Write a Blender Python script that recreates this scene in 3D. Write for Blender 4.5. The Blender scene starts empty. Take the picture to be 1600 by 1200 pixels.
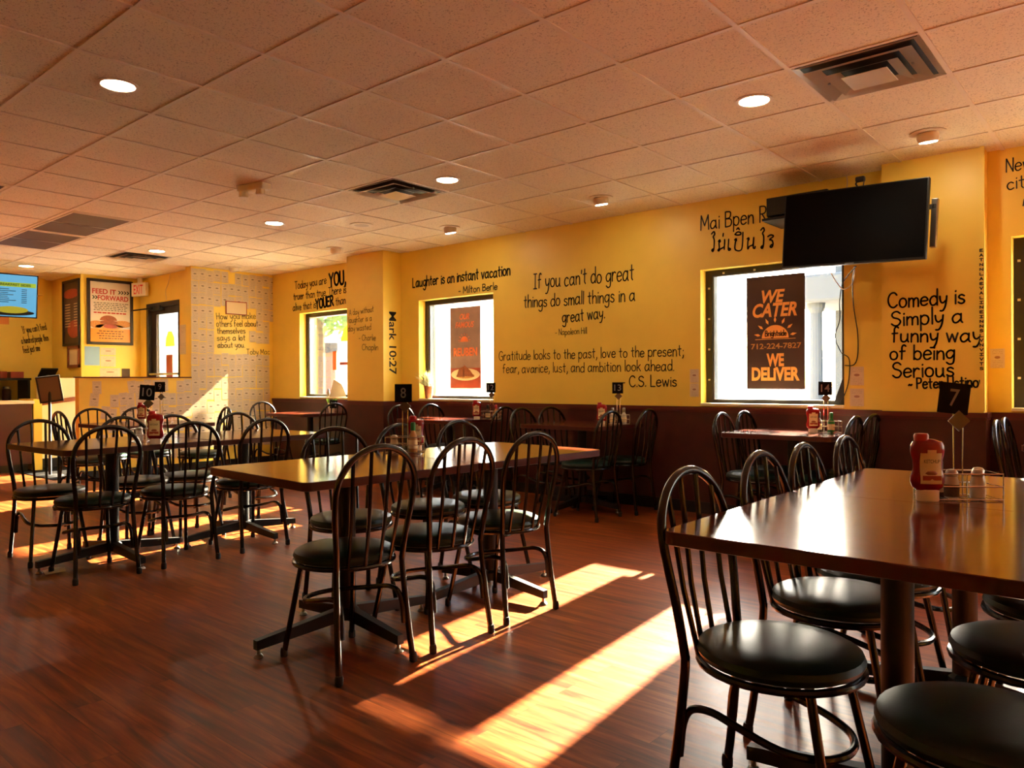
import bpy, bmesh, math, random
from mathutils import Vector, Matrix
PI = math.pi
sc = bpy.context.scene
C = sc.collection

# ---------------------------------------------------------------- camera
CAM = Vector((0, 0, 1.166)); FPX = 1181.06; CE = 2.743
_y, _p, _r = 0.709735, -0.00326127, -0.00483032
FWD = Vector((-math.sin(_y)*math.cos(_p), math.cos(_y)*math.cos(_p), math.sin(_p)))
_r0 = Vector((math.cos(_y), math.sin(_y), 0)); _u0 = _r0.cross(FWD)
RGT = math.cos(_r)*_r0 + math.sin(_r)*_u0
UPV = -math.sin(_r)*_r0 + math.cos(_r)*_u0
cam_d = bpy.data.cameras.new('camera'); cam = bpy.data.objects.new('camera', cam_d); C.objects.link(cam)
cam_d.sensor_width = 36; cam_d.lens = FPX/1600*36; cam_d.clip_start = 0.02
cam.matrix_world = Matrix(((RGT.x, UPV.x, -FWD.x, CAM.x), (RGT.y, UPV.y, -FWD.y, CAM.y), (RGT.z, UPV.z, -FWD.z, CAM.z), (0, 0, 0, 1)))
sc.camera = cam

# ---------------------------------------------------------------- colour management, sky, sun
vs = sc.view_settings
sc.display_settings.display_device = 'sRGB'
vs.view_transform = 'Standard'; vs.look = 'None'; vs.gamma = 1.0; vs.use_curve_mapping = False
vs.exposure = 2.0
SUN_E = 49.0; SKY_E = 1.0; LAMP_E = 30.0; GLINT_E = 90000.0
w = bpy.data.worlds.new('sky'); sc.world = w; w.use_nodes = True
nt = w.node_tree; bg = nt.nodes['Background']
sky = nt.nodes.new('ShaderNodeTexSky'); sky.sky_type = 'NISHITA'; sky.sun_disc = False
sky.sun_elevation = math.radians(25); sky.sun_rotation = math.radians(-6); sky.dust_density = 2.5
nt.links.new(sky.outputs[0], bg.inputs[0]); bg.inputs[1].default_value = SKY_E
SUN_DIR = Vector((0.108, -1.0, -0.455)).normalized()
sd = bpy.data.lights.new('sun', 'SUN'); sd.energy = SUN_E; sd.angle = math.radians(0.75); sd.color = (1.0, 0.85, 0.62)
so = bpy.data.objects.new('sun', sd); C.objects.link(so); so.rotation_euler = SUN_DIR.to_track_quat('-Z', 'Y').to_euler(); so.location = (0, 20, 12)
# low sun thrown back by the glass front across the street, reaching only the far window and the door
GDIR = Vector((-0.95, -1.0, -0.86)).normalized()
gd = bpy.data.lights.new('street_reflection', 'SPOT'); gd.energy = GLINT_E; gd.color = (1.0, 0.86, 0.62)
gd.spot_size = math.radians(13.5); gd.spot_blend = 0.05; gd.shadow_soft_size = 0.06
go = bpy.data.objects.new('street_reflection', gd); C.objects.link(go)
go.location = Vector((-9.75, 5.6, 1.4)) - GDIR*24; go.rotation_euler = GDIR.to_track_quat('-Z', 'Y').to_euler()
cy = sc.cycles
cy.max_bounces = 10; cy.diffuse_bounces = 6; cy.glossy_bounces = 4; cy.transmission_bounces = 6; cy.transparent_max_bounces = 12
cy.sample_clamp_indirect = 6.0; cy.caustics_reflective = True; cy.caustics_refractive = False
cy.use_denoising = True

# ---------------------------------------------------------------- pixel -> world
def ray(px, py): return FWD + RGT*((px-800)/FPX) - UPV*((py-600)/FPX)
def atz(px, py, z): d = ray(px, py); return CAM + d*((z-CAM.z)/d.z)
def aty(px, py, y): d = ray(px, py); return CAM + d*(y/d.y)
def atx(px, py, x): d = ray(px, py); return CAM + d*(x/d.x)

# ---------------------------------------------------------------- materials
def lin(c):
    if isinstance(c, str):
        c = [int(c[i:i+2], 16)/255 for i in (1, 3, 5)]
        return tuple((v/12.92 if v <= .04045 else ((v+.055)/1.055)**2.4) for v in c) + (1,)
    return tuple(c)+(1,)
def mat(name, col, rough=.5, metal=0.0, noise=0.0, nscale=30, emit=None, estr=1.0, coat=0.0, spec=0.5, bump=0.0, bscale=80):
    m = bpy.data.materials.new(name); m.use_nodes = True; t = m.node_tree; b = t.nodes['Principled BSDF']
    c = lin(col); b.inputs['Base Color'].default_value = c; b.inputs['Roughness'].default_value = rough
    b.inputs['Metallic'].default_value = metal; b.inputs['Coat Weight'].default_value = coat
    b.inputs['Specular IOR Level'].default_value = spec; b.inputs['Coat Roughness'].default_value = 0.1
    if noise:
        tc = t.nodes.new('ShaderNodeTexCoord'); n = t.nodes.new('ShaderNodeTexNoise'); n.inputs['Scale'].default_value = nscale; n.inputs['Detail'].default_value = 5
        r = t.nodes.new('ShaderNodeValToRGB')
        r.color_ramp.elements[0].position = .3; r.color_ramp.elements[1].position = .7
        r.color_ramp.elements[0].color = tuple(v*(1-noise) for v in c[:3])+(1,)
        r.color_ramp.elements[1].color = tuple(min(1, v*(1+noise*.6)) for v in c[:3])+(1,)
        t.links.new(tc.outputs['Object'], n.inputs['Vector']); t.links.new(n.outputs['Fac'], r.inputs[0]); t.links.new(r.outputs[0], b.inputs['Base Color'])
    if bump:
        tc = t.nodes.new('ShaderNodeTexCoord'); n = t.nodes.new('ShaderNodeTexNoise'); n.inputs['Scale'].default_value = bscale
        bp = t.nodes.new('ShaderNodeBump'); bp.inputs['Strength'].default_value = bump; bp.inputs['Distance'].default_value = .004
        t.links.new(tc.outputs['Object'], n.inputs['Vector']); t.links.new(n.outputs['Fac'], bp.inputs['Height']); t.links.new(bp.outputs[0], b.inputs['Normal'])
    if emit:
        b.inputs['Emission Color'].default_value = lin(emit); b.inputs['Emission Strength'].default_value = estr
    return m
M = {}
M['yellow'] = mat('yellow_wall_paint', '#f4d355', .42, noise=.05, nscale=3, bump=.06, bscale=140)
M['maroon'] = mat('maroon_wainscot', '#461813', .38, noise=.18, nscale=9)
M['maroon2'] = mat('maroon_rail', '#5a1c16', .35)
M['base'] = mat('black_cove_base', '#17120f', .5)
M['frame'] = mat('dark_bronze_frame', '#2a211b', .45, noise=.1)
M['chrome'] = mat('chrome', '#d8d6d2', .18, 1.0)
M['steel'] = mat('brushed_steel', '#a8a49c', .3, 1.0)
M['clip'] = mat('dull_clip_metal', '#7a6d5e', .45, .8)
M['diffuser'] = mat('satin_diffuser_metal', '#d9c7b0', .28, .25, coat=.4)
M['black'] = mat('black_gloss_paint', '#0b0908', .24, noise=.2, nscale=60, coat=.15)
M['blackm'] = mat('black_matte_plastic', '#0b0a0a', .55)
M['screen'] = mat('dark_screen', '#060505', .4, spec=.06)
M['vinyl'] = mat('dark_green_vinyl', '#12291f', .36, noise=.15, nscale=40, bump=.05, bscale=200, spec=.3)
M['white'] = mat('white_plastic', '#e6e0d3', .45)
M['cream'] = mat('cream_paint', '#eadfb6', .5, noise=.04, nscale=4)
M['offwhite'] = mat('off_white_ceiling_metal', '#e2d3bc', .5)
M['red'] = mat('ketchup_red', '#8f0d12', .22, noise=.06)
M['redcap'] = mat('red_cap', '#b3141c', .35)
M['cap'] = mat('white_cap', '#e9dcc3', .4)
M['label'] = mat('label_paper', '#e6cf9d', .55)
M['green'] = mat('green_cap', '#1f7a34', .35)
M['amber'] = mat('hot_sauce', '#b98a55', .15, noise=.1)
M['clear'] = mat('shaker_glass', '#cdc4b2', .12, noise=.05)
M['pepper'] = mat('ground_pepper', '#5b4a38', .9, noise=.5, nscale=400)
M['salt'] = mat('salt', '#e0d6c4', .9)
M['card'] = mat('black_card', '#0a090a', .6, spec=.15)
M['num'] = mat('grey_numeral', '#8d8a86', .5)
M['ink'] = mat('black_wall_paint', '#171009', .5)
M['ink2'] = mat('faded_brown_paint', '#4a2f12', .6)
M['terra'] = mat('terracotta', '#a4603c', .8, noise=.15, nscale=25)
M['leaf'] = mat('leaf_green', '#7f9a52', .6, noise=.3, nscale=40)
M['leaf2'] = mat('pale_leaf', '#d6d4ae', .6, noise=.3, nscale=40)
M['soil'] = mat('soil', '#2d2018', .95, noise=.4)
M['wood'] = mat('oak_trim', '#8a4a26', .45, noise=.2, nscale=20)
M['poster_dark'] = mat('dark_brown_banner', '#5a352a', .6, noise=.12, nscale=6)
M['orange'] = mat('orange_print', '#ffae58', .6)
M['orange_red'] = mat('orange_red_print', '#ff8a4c', .6)
M['poster_wood'] = mat('woodgrain_banner', '#a98066', .6, noise=.25, nscale=7)
M['grille'] = mat('brown_return_grille', '#5f4636', .6, noise=.15, nscale=300)
M['exit_red'] = mat('exit_red', '#d3282a', .5, emit='#d3282a', estr=.05)
M['bulb'] = mat('lit_lamp_lens', '#ffffff', .4, emit=(1.0, .85, .60), estr=LAMP_E)
M['bulb_off'] = mat('unlit_lamp_lens', '#b7a892', .3)
M['cable'] = mat('black_cable', '#120e0c', .5)
M['cable_w'] = mat('pale_cable', '#cdbfa8', .5)
M['asphalt'] = mat('parking_concrete', '#c9c2b4', .9, noise=.12, nscale=2)
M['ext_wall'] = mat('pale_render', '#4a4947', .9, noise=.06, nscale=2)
M['ext_dark'] = mat('slate_roof', '#2c2d2f', .8, noise=.15, nscale=4)
M['brick'] = mat('brick', '#a3664f', .9, noise=.25, nscale=9)
M['trunk'] = mat('bark', '#6a5644', .9, noise=.3)
M['print_red'] = mat('poster_red', '#b8322a', .6)
M['print_black'] = mat('poster_black', '#1b1816', .6)
M['print_bg'] = mat('poster_cream', '#d9cbb9', .35, noise=.05, nscale=6)
M['print_orange'] = mat('poster_orange', '#e6922f', .35, noise=.1, nscale=10)
M['bun'] = mat('bun_brown', '#9a4f25', .5, noise=.25, nscale=30)
M['fries'] = mat('fries_gold', '#c98a45', .6, noise=.3, nscale=60)
M['cyan_screen'] = mat('cyan_menu_screen', '#0a1a20', .2, emit='#6fbfe8', estr=.21)
M['lime'] = mat('menu_lime', '#222200', .3, emit='#b7cf3e', estr=.2)
M['yellow_food'] = mat('menu_egg', '#222200', .3, emit='#c9b733', estr=.18)
M['menu_ink'] = mat('menu_ink', '#1b3038', .4)
M['orange_note'] = mat('orange_note', '#d98a3e', .7)
M['sticker_yellow'] = mat('yellow_decal', '#f2dc1d', .5)
M['blue_paper'] = mat('blue_flyer', '#8fb4cf', .6)
M['dark_photo'] = mat('dark_photo', '#4b3527', .35, noise=.4, nscale=5)
M['rust'] = mat('rust_print', '#a8432a', .4, noise=.2, nscale=8)
M['mat_grey'] = mat('grey_floor_mat', '#141210', .95, noise=.2, nscale=200, spec=.03)

def ceiling_tile_mat():
    m = bpy.data.materials.new('acoustic_ceiling_tile'); m.use_nodes = True; t = m.node_tree; b = t.nodes['Principled BSDF']
    tc = t.nodes.new('ShaderNodeTexCoord')
    n = t.nodes.new('ShaderNodeTexNoise'); n.inputs['Scale'].default_value = 115; n.inputs['Detail'].default_value = 3; n.inputs['Roughness'].default_value = .65
    r = t.nodes.new('ShaderNodeValToRGB'); r.color_ramp.elements[0].position = .36; r.color_ramp.elements[1].position = .43
    r.color_ramp.elements[0].color = lin('#b9a98f'); r.color_ramp.elements[1].color = lin('#f0e3c8')
    n2 = t.nodes.new('ShaderNodeTexNoise'); n2.inputs['Scale'].default_value = 1.3
    mx = t.nodes.new('ShaderNodeMix'); mx.data_type = 'RGBA'; mx.blend_type = 'MULTIPLY'
    r2 = t.nodes.new('ShaderNodeValToRGB'); r2.color_ramp.elements[0].color = (.88, .86, .84, 1); r2.color_ramp.elements[1].color = (1, 1, 1, 1)
    mx.inputs[0].default_value = 1
    t.links.new(tc.outputs['Object'], n.inputs['Vector']); t.links.new(n.outputs['Fac'], r.inputs[0])
    t.links.new(tc.outputs['Object'], n2.inputs['Vector']); t.links.new(n2.outputs['Fac'], r2.inputs[0])
    t.links.new(r.outputs[0], mx.inputs[6]); t.links.new(r2.outputs[0], mx.inputs[7]); t.links.new(mx.outputs[2], b.inputs['Base Color'])
    bp = t.nodes.new('ShaderNodeBump'); bp.inputs['Strength'].default_value = .5; bp.inputs['Distance'].default_value = .003
    t.links.new(n.outputs['Fac'], bp.inputs['Height']); t.links.new(bp.outputs[0], b.inputs['Normal'])
    b.inputs['Roughness'].default_value = .92; b.inputs['Specular IOR Level'].default_value = .15
    return m
M['tile'] = ceiling_tile_mat()

def wood_mat(name, c1, c2, c3, rough, plank=None, scale=(2.2, 26, 8), coat=0.0, vary=True):
    m = bpy.data.materials.new(name); m.use_nodes = True; t = m.node_tree; b = t.nodes['Principled BSDF']
    tc = t.nodes.new('ShaderNodeTexCoord'); mp = t.nodes.new('ShaderNodeMapping'); mp.inputs['Scale'].default_value = scale
    n = t.nodes.new('ShaderNodeTexNoise'); n.inputs['Scale'].default_value = 1.0; n.inputs['Detail'].default_value = 7; n.inputs['Roughness'].default_value = .6; n.inputs['Distortion'].default_value = .6
    r = t.nodes.new('ShaderNodeValToRGB'); e = r.color_ramp.elements
    e[0].position = .31; e[0].color = lin(c1); e[1].position = .70; e[1].color = lin(c3); x = e.new(.5); x.color = lin(c2)
    t.links.new(mp.outputs[0], n.inputs['Vector']); t.links.new(n.outputs['Fac'], r.inputs[0])
    out = r.outputs[0]
    if plank:
        br = t.nodes.new('ShaderNodeTexBrick'); br.offset = .37; br.inputs['Scale'].default_value = 1
        br.inputs['Brick Width'].default_value = plank[0]; br.inputs['Row Height'].default_value = plank[1]; br.inputs['Mortar Size'].default_value = .0011
        br.inputs['Color1'].default_value = (.74, .70, .66, 1); br.inputs['Color2'].default_value = (1.12, 1.08, 1.05, 1); br.inputs['Mortar'].default_value = (.4, .36, .34, 1); br.inputs['Bias'].default_value = 0
        mx = t.nodes.new('ShaderNodeMix'); mx.data_type = 'RGBA'; mx.blend_type = 'MULTIPLY'; mx.inputs[0].default_value = 1
        t.links.new(tc.outputs['Object'], br.inputs['Vector']); t.links.new(out, mx.inputs[6]); t.links.new(br.outputs['Color'], mx.inputs[7]); out = mx.outputs[2]
        # shift the grain from plank to plank
        ad = t.nodes.new('ShaderNodeVectorMath'); ad.operation = 'ADD'; ml = t.nodes.new('ShaderNodeVectorMath'); ml.operation = 'SCALE'; ml.inputs['Scale'].default_value = 1.7
        t.links.new(br.outputs['Color'], ml.inputs[0]); t.links.new(tc.outputs['Object'], ad.inputs[0]); t.links.new(ml.outputs[0], ad.inputs[1]); t.links.new(ad.outputs[0], mp.inputs['Vector'])
    else:
        t.links.new(tc.outputs['Object'], mp.inputs['Vector'])
    t.links.new(out, b.inputs['Base Color']); b.inputs['Roughness'].default_value = rough
    b.inputs['Coat Weight'].default_value = coat; b.inputs['Coat Roughness'].default_value = .15
    b.inputs['Specular IOR Level'].default_value = .2 if vary else .45
    if not vary: return m
    nr = t.nodes.new('ShaderNodeMapRange'); nr.inputs['To Min'].default_value = rough-.05; nr.inputs['To Max'].default_value = rough+.08
    t.links.new(n.outputs['Fac'], nr.inputs['Value']); t.links.new(nr.outputs[0], b.inputs['Roughness'])
    return m
M['floor'] = wood_mat('cherry_plank_floor', '#4c1e0b', '#7a3917', '#9e5827', .34, plank=(1.25, .125))
M['table'] = wood_mat('cherry_laminate', '#4a1d12', '#5c2717', '#6d3320', .13, scale=(3, 20, 20), coat=.0, vary=False)
M['tedge'] = mat('table_edge_band', '#4a1a12', .3, noise=.15, nscale=12)

def glass_mat():
    m = bpy.data.materials.new('window_glass'); m.use_nodes = True; t = m.node_tree
    for nd in list(t.nodes):
        if nd.type == 'BSDF_PRINCIPLED': t.nodes.remove(nd)
    out = [nd for nd in t.nodes if nd.type == 'OUTPUT_MATERIAL'][0]
    tr = t.nodes.new('ShaderNodeBsdfTransparent'); gl = t.nodes.new('ShaderNodeBsdfGlossy'); gl.inputs['Roughness'].default_value = .02
    fr = t.nodes.new('ShaderNodeFresnel'); fr.inputs['IOR'].default_value = 1.45
    sc_ = t.nodes.new('ShaderNodeMath'); sc_.operation = 'MULTIPLY'; sc_.inputs[1].default_value = .8
    mx = t.nodes.new('ShaderNodeMixShader'); tr.inputs[0].default_value = (.96, .97, .96, 1)
    t.links.new(fr.outputs[0], sc_.inputs[0]); t.links.new(sc_.outputs[0], mx.inputs[0]); t.links.new(tr.outputs[0], mx.inputs[1]); t.links.new(gl.outputs[0], mx.inputs[2]); t.links.new(mx.outputs[0], out.inputs[0])
    return m
M['glass'] = glass_mat()
def backlit(name, k=.03):
    m = M[name]; t = m.node_tree; b = t.nodes['Principled BSDF']; out = [n for n in t.nodes if n.type == 'OUTPUT_MATERIAL'][0]
    tr = t.nodes.new('ShaderNodeBsdfTranslucent'); mx = t.nodes.new('ShaderNodeMixShader'); mx.inputs[0].default_value = k
    if b.inputs['Base Color'].links: t.links.new(b.inputs['Base Color'].links[0].from_socket, tr.inputs[0])
    else: tr.inputs[0].default_value = b.inputs['Base Color'].default_value
    t.links.new(b.outputs[0], mx.inputs[1]); t.links.new(tr.outputs[0], mx.inputs[2]); t.links.new(mx.outputs[0], out.inputs[0])
M['banner_brown'] = mat('banner_brown', '#4a2f27', .6, noise=.12, nscale=6); M['banner_wood'] = mat('banner_woodgrain', '#94705a', .6, noise=.25, nscale=7)
backlit('banner_wood', .006); backlit('sticker_yellow', .12)


def paper_mat(name, base, ink, rows, blob):
    m = bpy.data.materials.new(name); m.use_nodes = True; t = m.node_tree; b = t.nodes['Principled BSDF']
    tc = t.nodes.new('ShaderNodeTexCoord'); sp = t.nodes.new('ShaderNodeSeparateXYZ'); t.links.new(tc.outputs['UV'], sp.inputs[0])
    def math_(op, a, bv=None, c=None):
        n = t.nodes.new('ShaderNodeMath'); n.operation = op
        for i, v in enumerate((a, bv, c)):
            if v is None: continue
            if isinstance(v, (int, float)): n.inputs[i].default_value = v
            else: t.links.new(v, n.inputs[i])
        return n.outputs[0]
    u, v = sp.outputs[0], sp.outputs[1]
    line = math_('LESS_THAN', math_('FRACT', math_('MULTIPLY', v, rows)), .38)
    nz = t.nodes.new('ShaderNodeTexNoise'); nz.inputs['Scale'].default_value = 14; t.links.new(tc.outputs['UV'], nz.inputs['Vector'])
    word = math_('GREATER_THAN', nz.outputs['Fac'], .47)
    inside = math_('LESS_THAN', math_('ABSOLUTE', math_('SUBTRACT', u, .5)), .36)
    top = math_('GREATER_THAN', math_('ABSOLUTE', math_('SUBTRACT', v, .55)), .16)
    fine = math_('MULTIPLY', math_('MULTIPLY', math_('MULTIPLY', line, word), math_('MULTIPLY', inside, top)), .35)
    du = math_('DIVIDE', math_('SUBTRACT', u, .5), .2); dv = math_('DIVIDE', math_('SUBTRACT', v, .55), blob)
    bl = math_('LESS_THAN', math_('ADD', math_('MULTIPLY', du, du), math_('MULTIPLY', dv, dv)), 1)
    fac = math_('MAXIMUM', fine, math_('MULTIPLY', bl, .75))
    mx = t.nodes.new('ShaderNodeMix'); mx.data_type = 'RGBA'; mx.inputs[6].default_value = lin(base); mx.inputs[7].default_value = lin(ink)
    t.links.new(fac, mx.inputs[0]); t.links.new(mx.outputs[2], b.inputs['Base Color']); b.inputs['Roughness'].default_value = .8
    return m
M['slip'] = paper_mat('printed_slip', '#d3c19f', '#4a3c30', 12, .05)
M['notice'] = paper_mat('printed_notice', '#dcc9a6', '#8c4a38', 11, .07)
M['sheet'] = paper_mat('typed_sheet', '#d9cba9', '#6a5a48', 30, .001)

# ---------------------------------------------------------------- mesh helpers
def obj(name, bm, m, parent=None, smooth=False, loc=None):
    me = bpy.data.meshes.new(name); bmesh.ops.recalc_face_normals(bm, faces=bm.faces[:]); bm.to_mesh(me); bm.free()
    if isinstance(m, str): m = M[m]
    me.materials.append(m)
    if smooth:
        for p in me.polygons: p.use_smooth = True
        try: me.set_sharp_from_angle(angle=math.radians(38))
        except Exception: pass
    o = bpy.data.objects.new(name, me); C.objects.link(o)
    if parent: o.parent = parent
    if loc is not None: o.location = loc
    return o
def box(bm, x0, x1, y0, y1, z0, z1, mx=None):
    vs_ = [bm.verts.new(Vector(p) if mx is None else mx @ Vector(p)) for p in
           ((x0, y0, z0), (x1, y0, z0), (x1, y1, z0), (x0, y1, z0), (x0, y0, z1), (x1, y0, z1), (x1, y1, z1), (x0, y1, z1))]
    for f in ((0, 3, 2, 1), (4, 5, 6, 7), (0, 1, 5, 4), (1, 2, 6, 5), (2, 3, 7, 6), (3, 0, 4, 7)): bm.faces.new([vs_[i] for i in f])
    return bm
def B(*a, mx=None): return box(bmesh.new(), *a, mx=mx)
def bevel(bm, w, seg=2):
    bmesh.ops.bevel(bm, geom=bm.edges[:], offset=w, segments=seg, affect='EDGES', profile=.5); return bm
def tube(bm, pts, r, n=10, cap=True, closed=False):
    pts = [Vector(p) for p in pts]; rings = []; L = len(pts)
    rr = r if isinstance(r, (list, tuple)) else [r]*L
    t0 = (pts[1]-pts[0]).normalized(); ref = Vector((0, 0, 1)) if abs(t0.z) < .9 else Vector((1, 0, 0))
    nrm = t0.cross(ref).normalized()
    for i, p in enumerate(pts):
        if closed: t = (pts[(i+1) % L]-pts[i-1]).normalized()
        elif i == 0: t = (pts[1]-p).normalized()
        elif i == L-1: t = (p-pts[i-1]).normalized()
        else: t = ((pts[i+1]-p).normalized()+(p-pts[i-1]).normalized()).normalized()
        nrm = (nrm - t*nrm.dot(t)); nrm = nrm.normalized() if nrm.length > 1e-6 else t.orthogonal().normalized()
        bi = t.cross(nrm)
        rings.append([bm.verts.new(p + (nrm*math.cos(2*PI*k/n)+bi*math.sin(2*PI*k/n))*rr[i]) for k in range(n)])
    for i in range(L if closed else L-1):
        a, b = rings[i], rings[(i+1) % L]
        off = 0
        if closed and i == L-1:
            off = min(range(n), key=lambda s: (a[0].co-b[s].co).length)
        for k in range(n): bm.faces.new((a[k], a[(k+1) % n], b[(k+1+off) % n], b[(k+off) % n]))
    if cap and not closed:
        bm.faces.new(rings[0][::-1]); bm.faces.new(rings[-1])
    return bm
def T(pts, r, n=10, **k): return tube(bmesh.new(), pts, r, n, **k)
def lathe(bm, prof, n=20, c=(0, 0, 0), sx=1, sy=1):
    rings = []
    for (r, z) in prof: rings.append([bm.verts.new((c[0]+r*sx*math.cos(2*PI*k/n), c[1]+r*sy*math.sin(2*PI*k/n), c[2]+z)) for k in range(n)])
    for a, b in zip(rings, rings[1:]):
        for k in range(n): bm.faces.new((a[k], a[(k+1) % n], b[(k+1) % n], b[k]))
    bm.faces.new(rings[0][::-1]); bm.faces.new(rings[-1])
    return bm
def Lt(prof, n=20, **k): return lathe(bmesh.new(), prof, n, **k)
def spline(pts, n=6, closed=False):
    pts = [Vector(p) for p in pts]; out = []; L = len(pts)
    for i in range(L if closed else L-1):
        if closed: p0, p1, p2, p3 = pts[i-1], pts[i], pts[(i+1) % L], pts[(i+2) % L]
        else: p0, p1, p2, p3 = pts[max(i-1, 0)], pts[i], pts[i+1], pts[min(i+2, L-1)]
        for k in range(n):
            s = k/n
            out.append(.5*((2*p1)+(p2-p0)*s+(2*p0-5*p1+4*p2-p3)*s*s+(3*p1-p0-3*p2+p3)*s**3))
    if not closed: out.append(pts[-1])
    return out
def poly(bm, pts, thick=0, d=None):
    a = [bm.verts.new(p) for p in pts]
    if not thick: bm.faces.new(a); return bm
    b = [bm.verts.new(Vector(p)+d*thick) for p in pts]
    bm.faces.new(a); bm.faces.new(b[::-1])
    for i in range(len(a)): bm.faces.new((a[i], b[i], b[(i+1) % len(a)], a[(i+1) % len(a)]))
    return bm
def thing(name, label, cat, loc=(0, 0, 0), rz=0, group=None):
    o = bpy.data.objects.new(name, None); C.objects.link(o); o.location = loc; o.rotation_euler = (0, 0, rz); o.empty_display_size = .1
    o['label'] = label; o['category'] = cat
    if group: o['group'] = group
    return o
def tag(o, label, cat, group=None):
    o['label'] = label; o['category'] = cat
    if group: o['group'] = group
    return o
def struct(name, bm, m, parent=None, **k):
    o = obj(name, bm, m, parent, **k)
    if not parent: o['kind'] = 'structure'
    return o
def kids(o): return [x for x in C.objects if x.parent == o]
_children = {}
def copy_tree(src, label=None, loc=None, rz=None):
    tree = _children.get(src.name)
    if tree is None:
        al = list(C.objects); tree = []
        for ch in al:
            if ch.parent == src: tree.append((ch, [g for g in al if g.parent == ch]))
        _children[src.name] = tree
    r = src.copy(); C.objects.link(r)
    if label: r['label'] = label
    if loc is not None: r.location = loc
    if rz is not None: r.rotation_euler = (0, 0, rz)
    for ch, gs in tree:
        c = ch.copy(); C.objects.link(c); c.parent = r
        for g in gs: d = g.copy(); C.objects.link(d); d.parent = c
    return r

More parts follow.
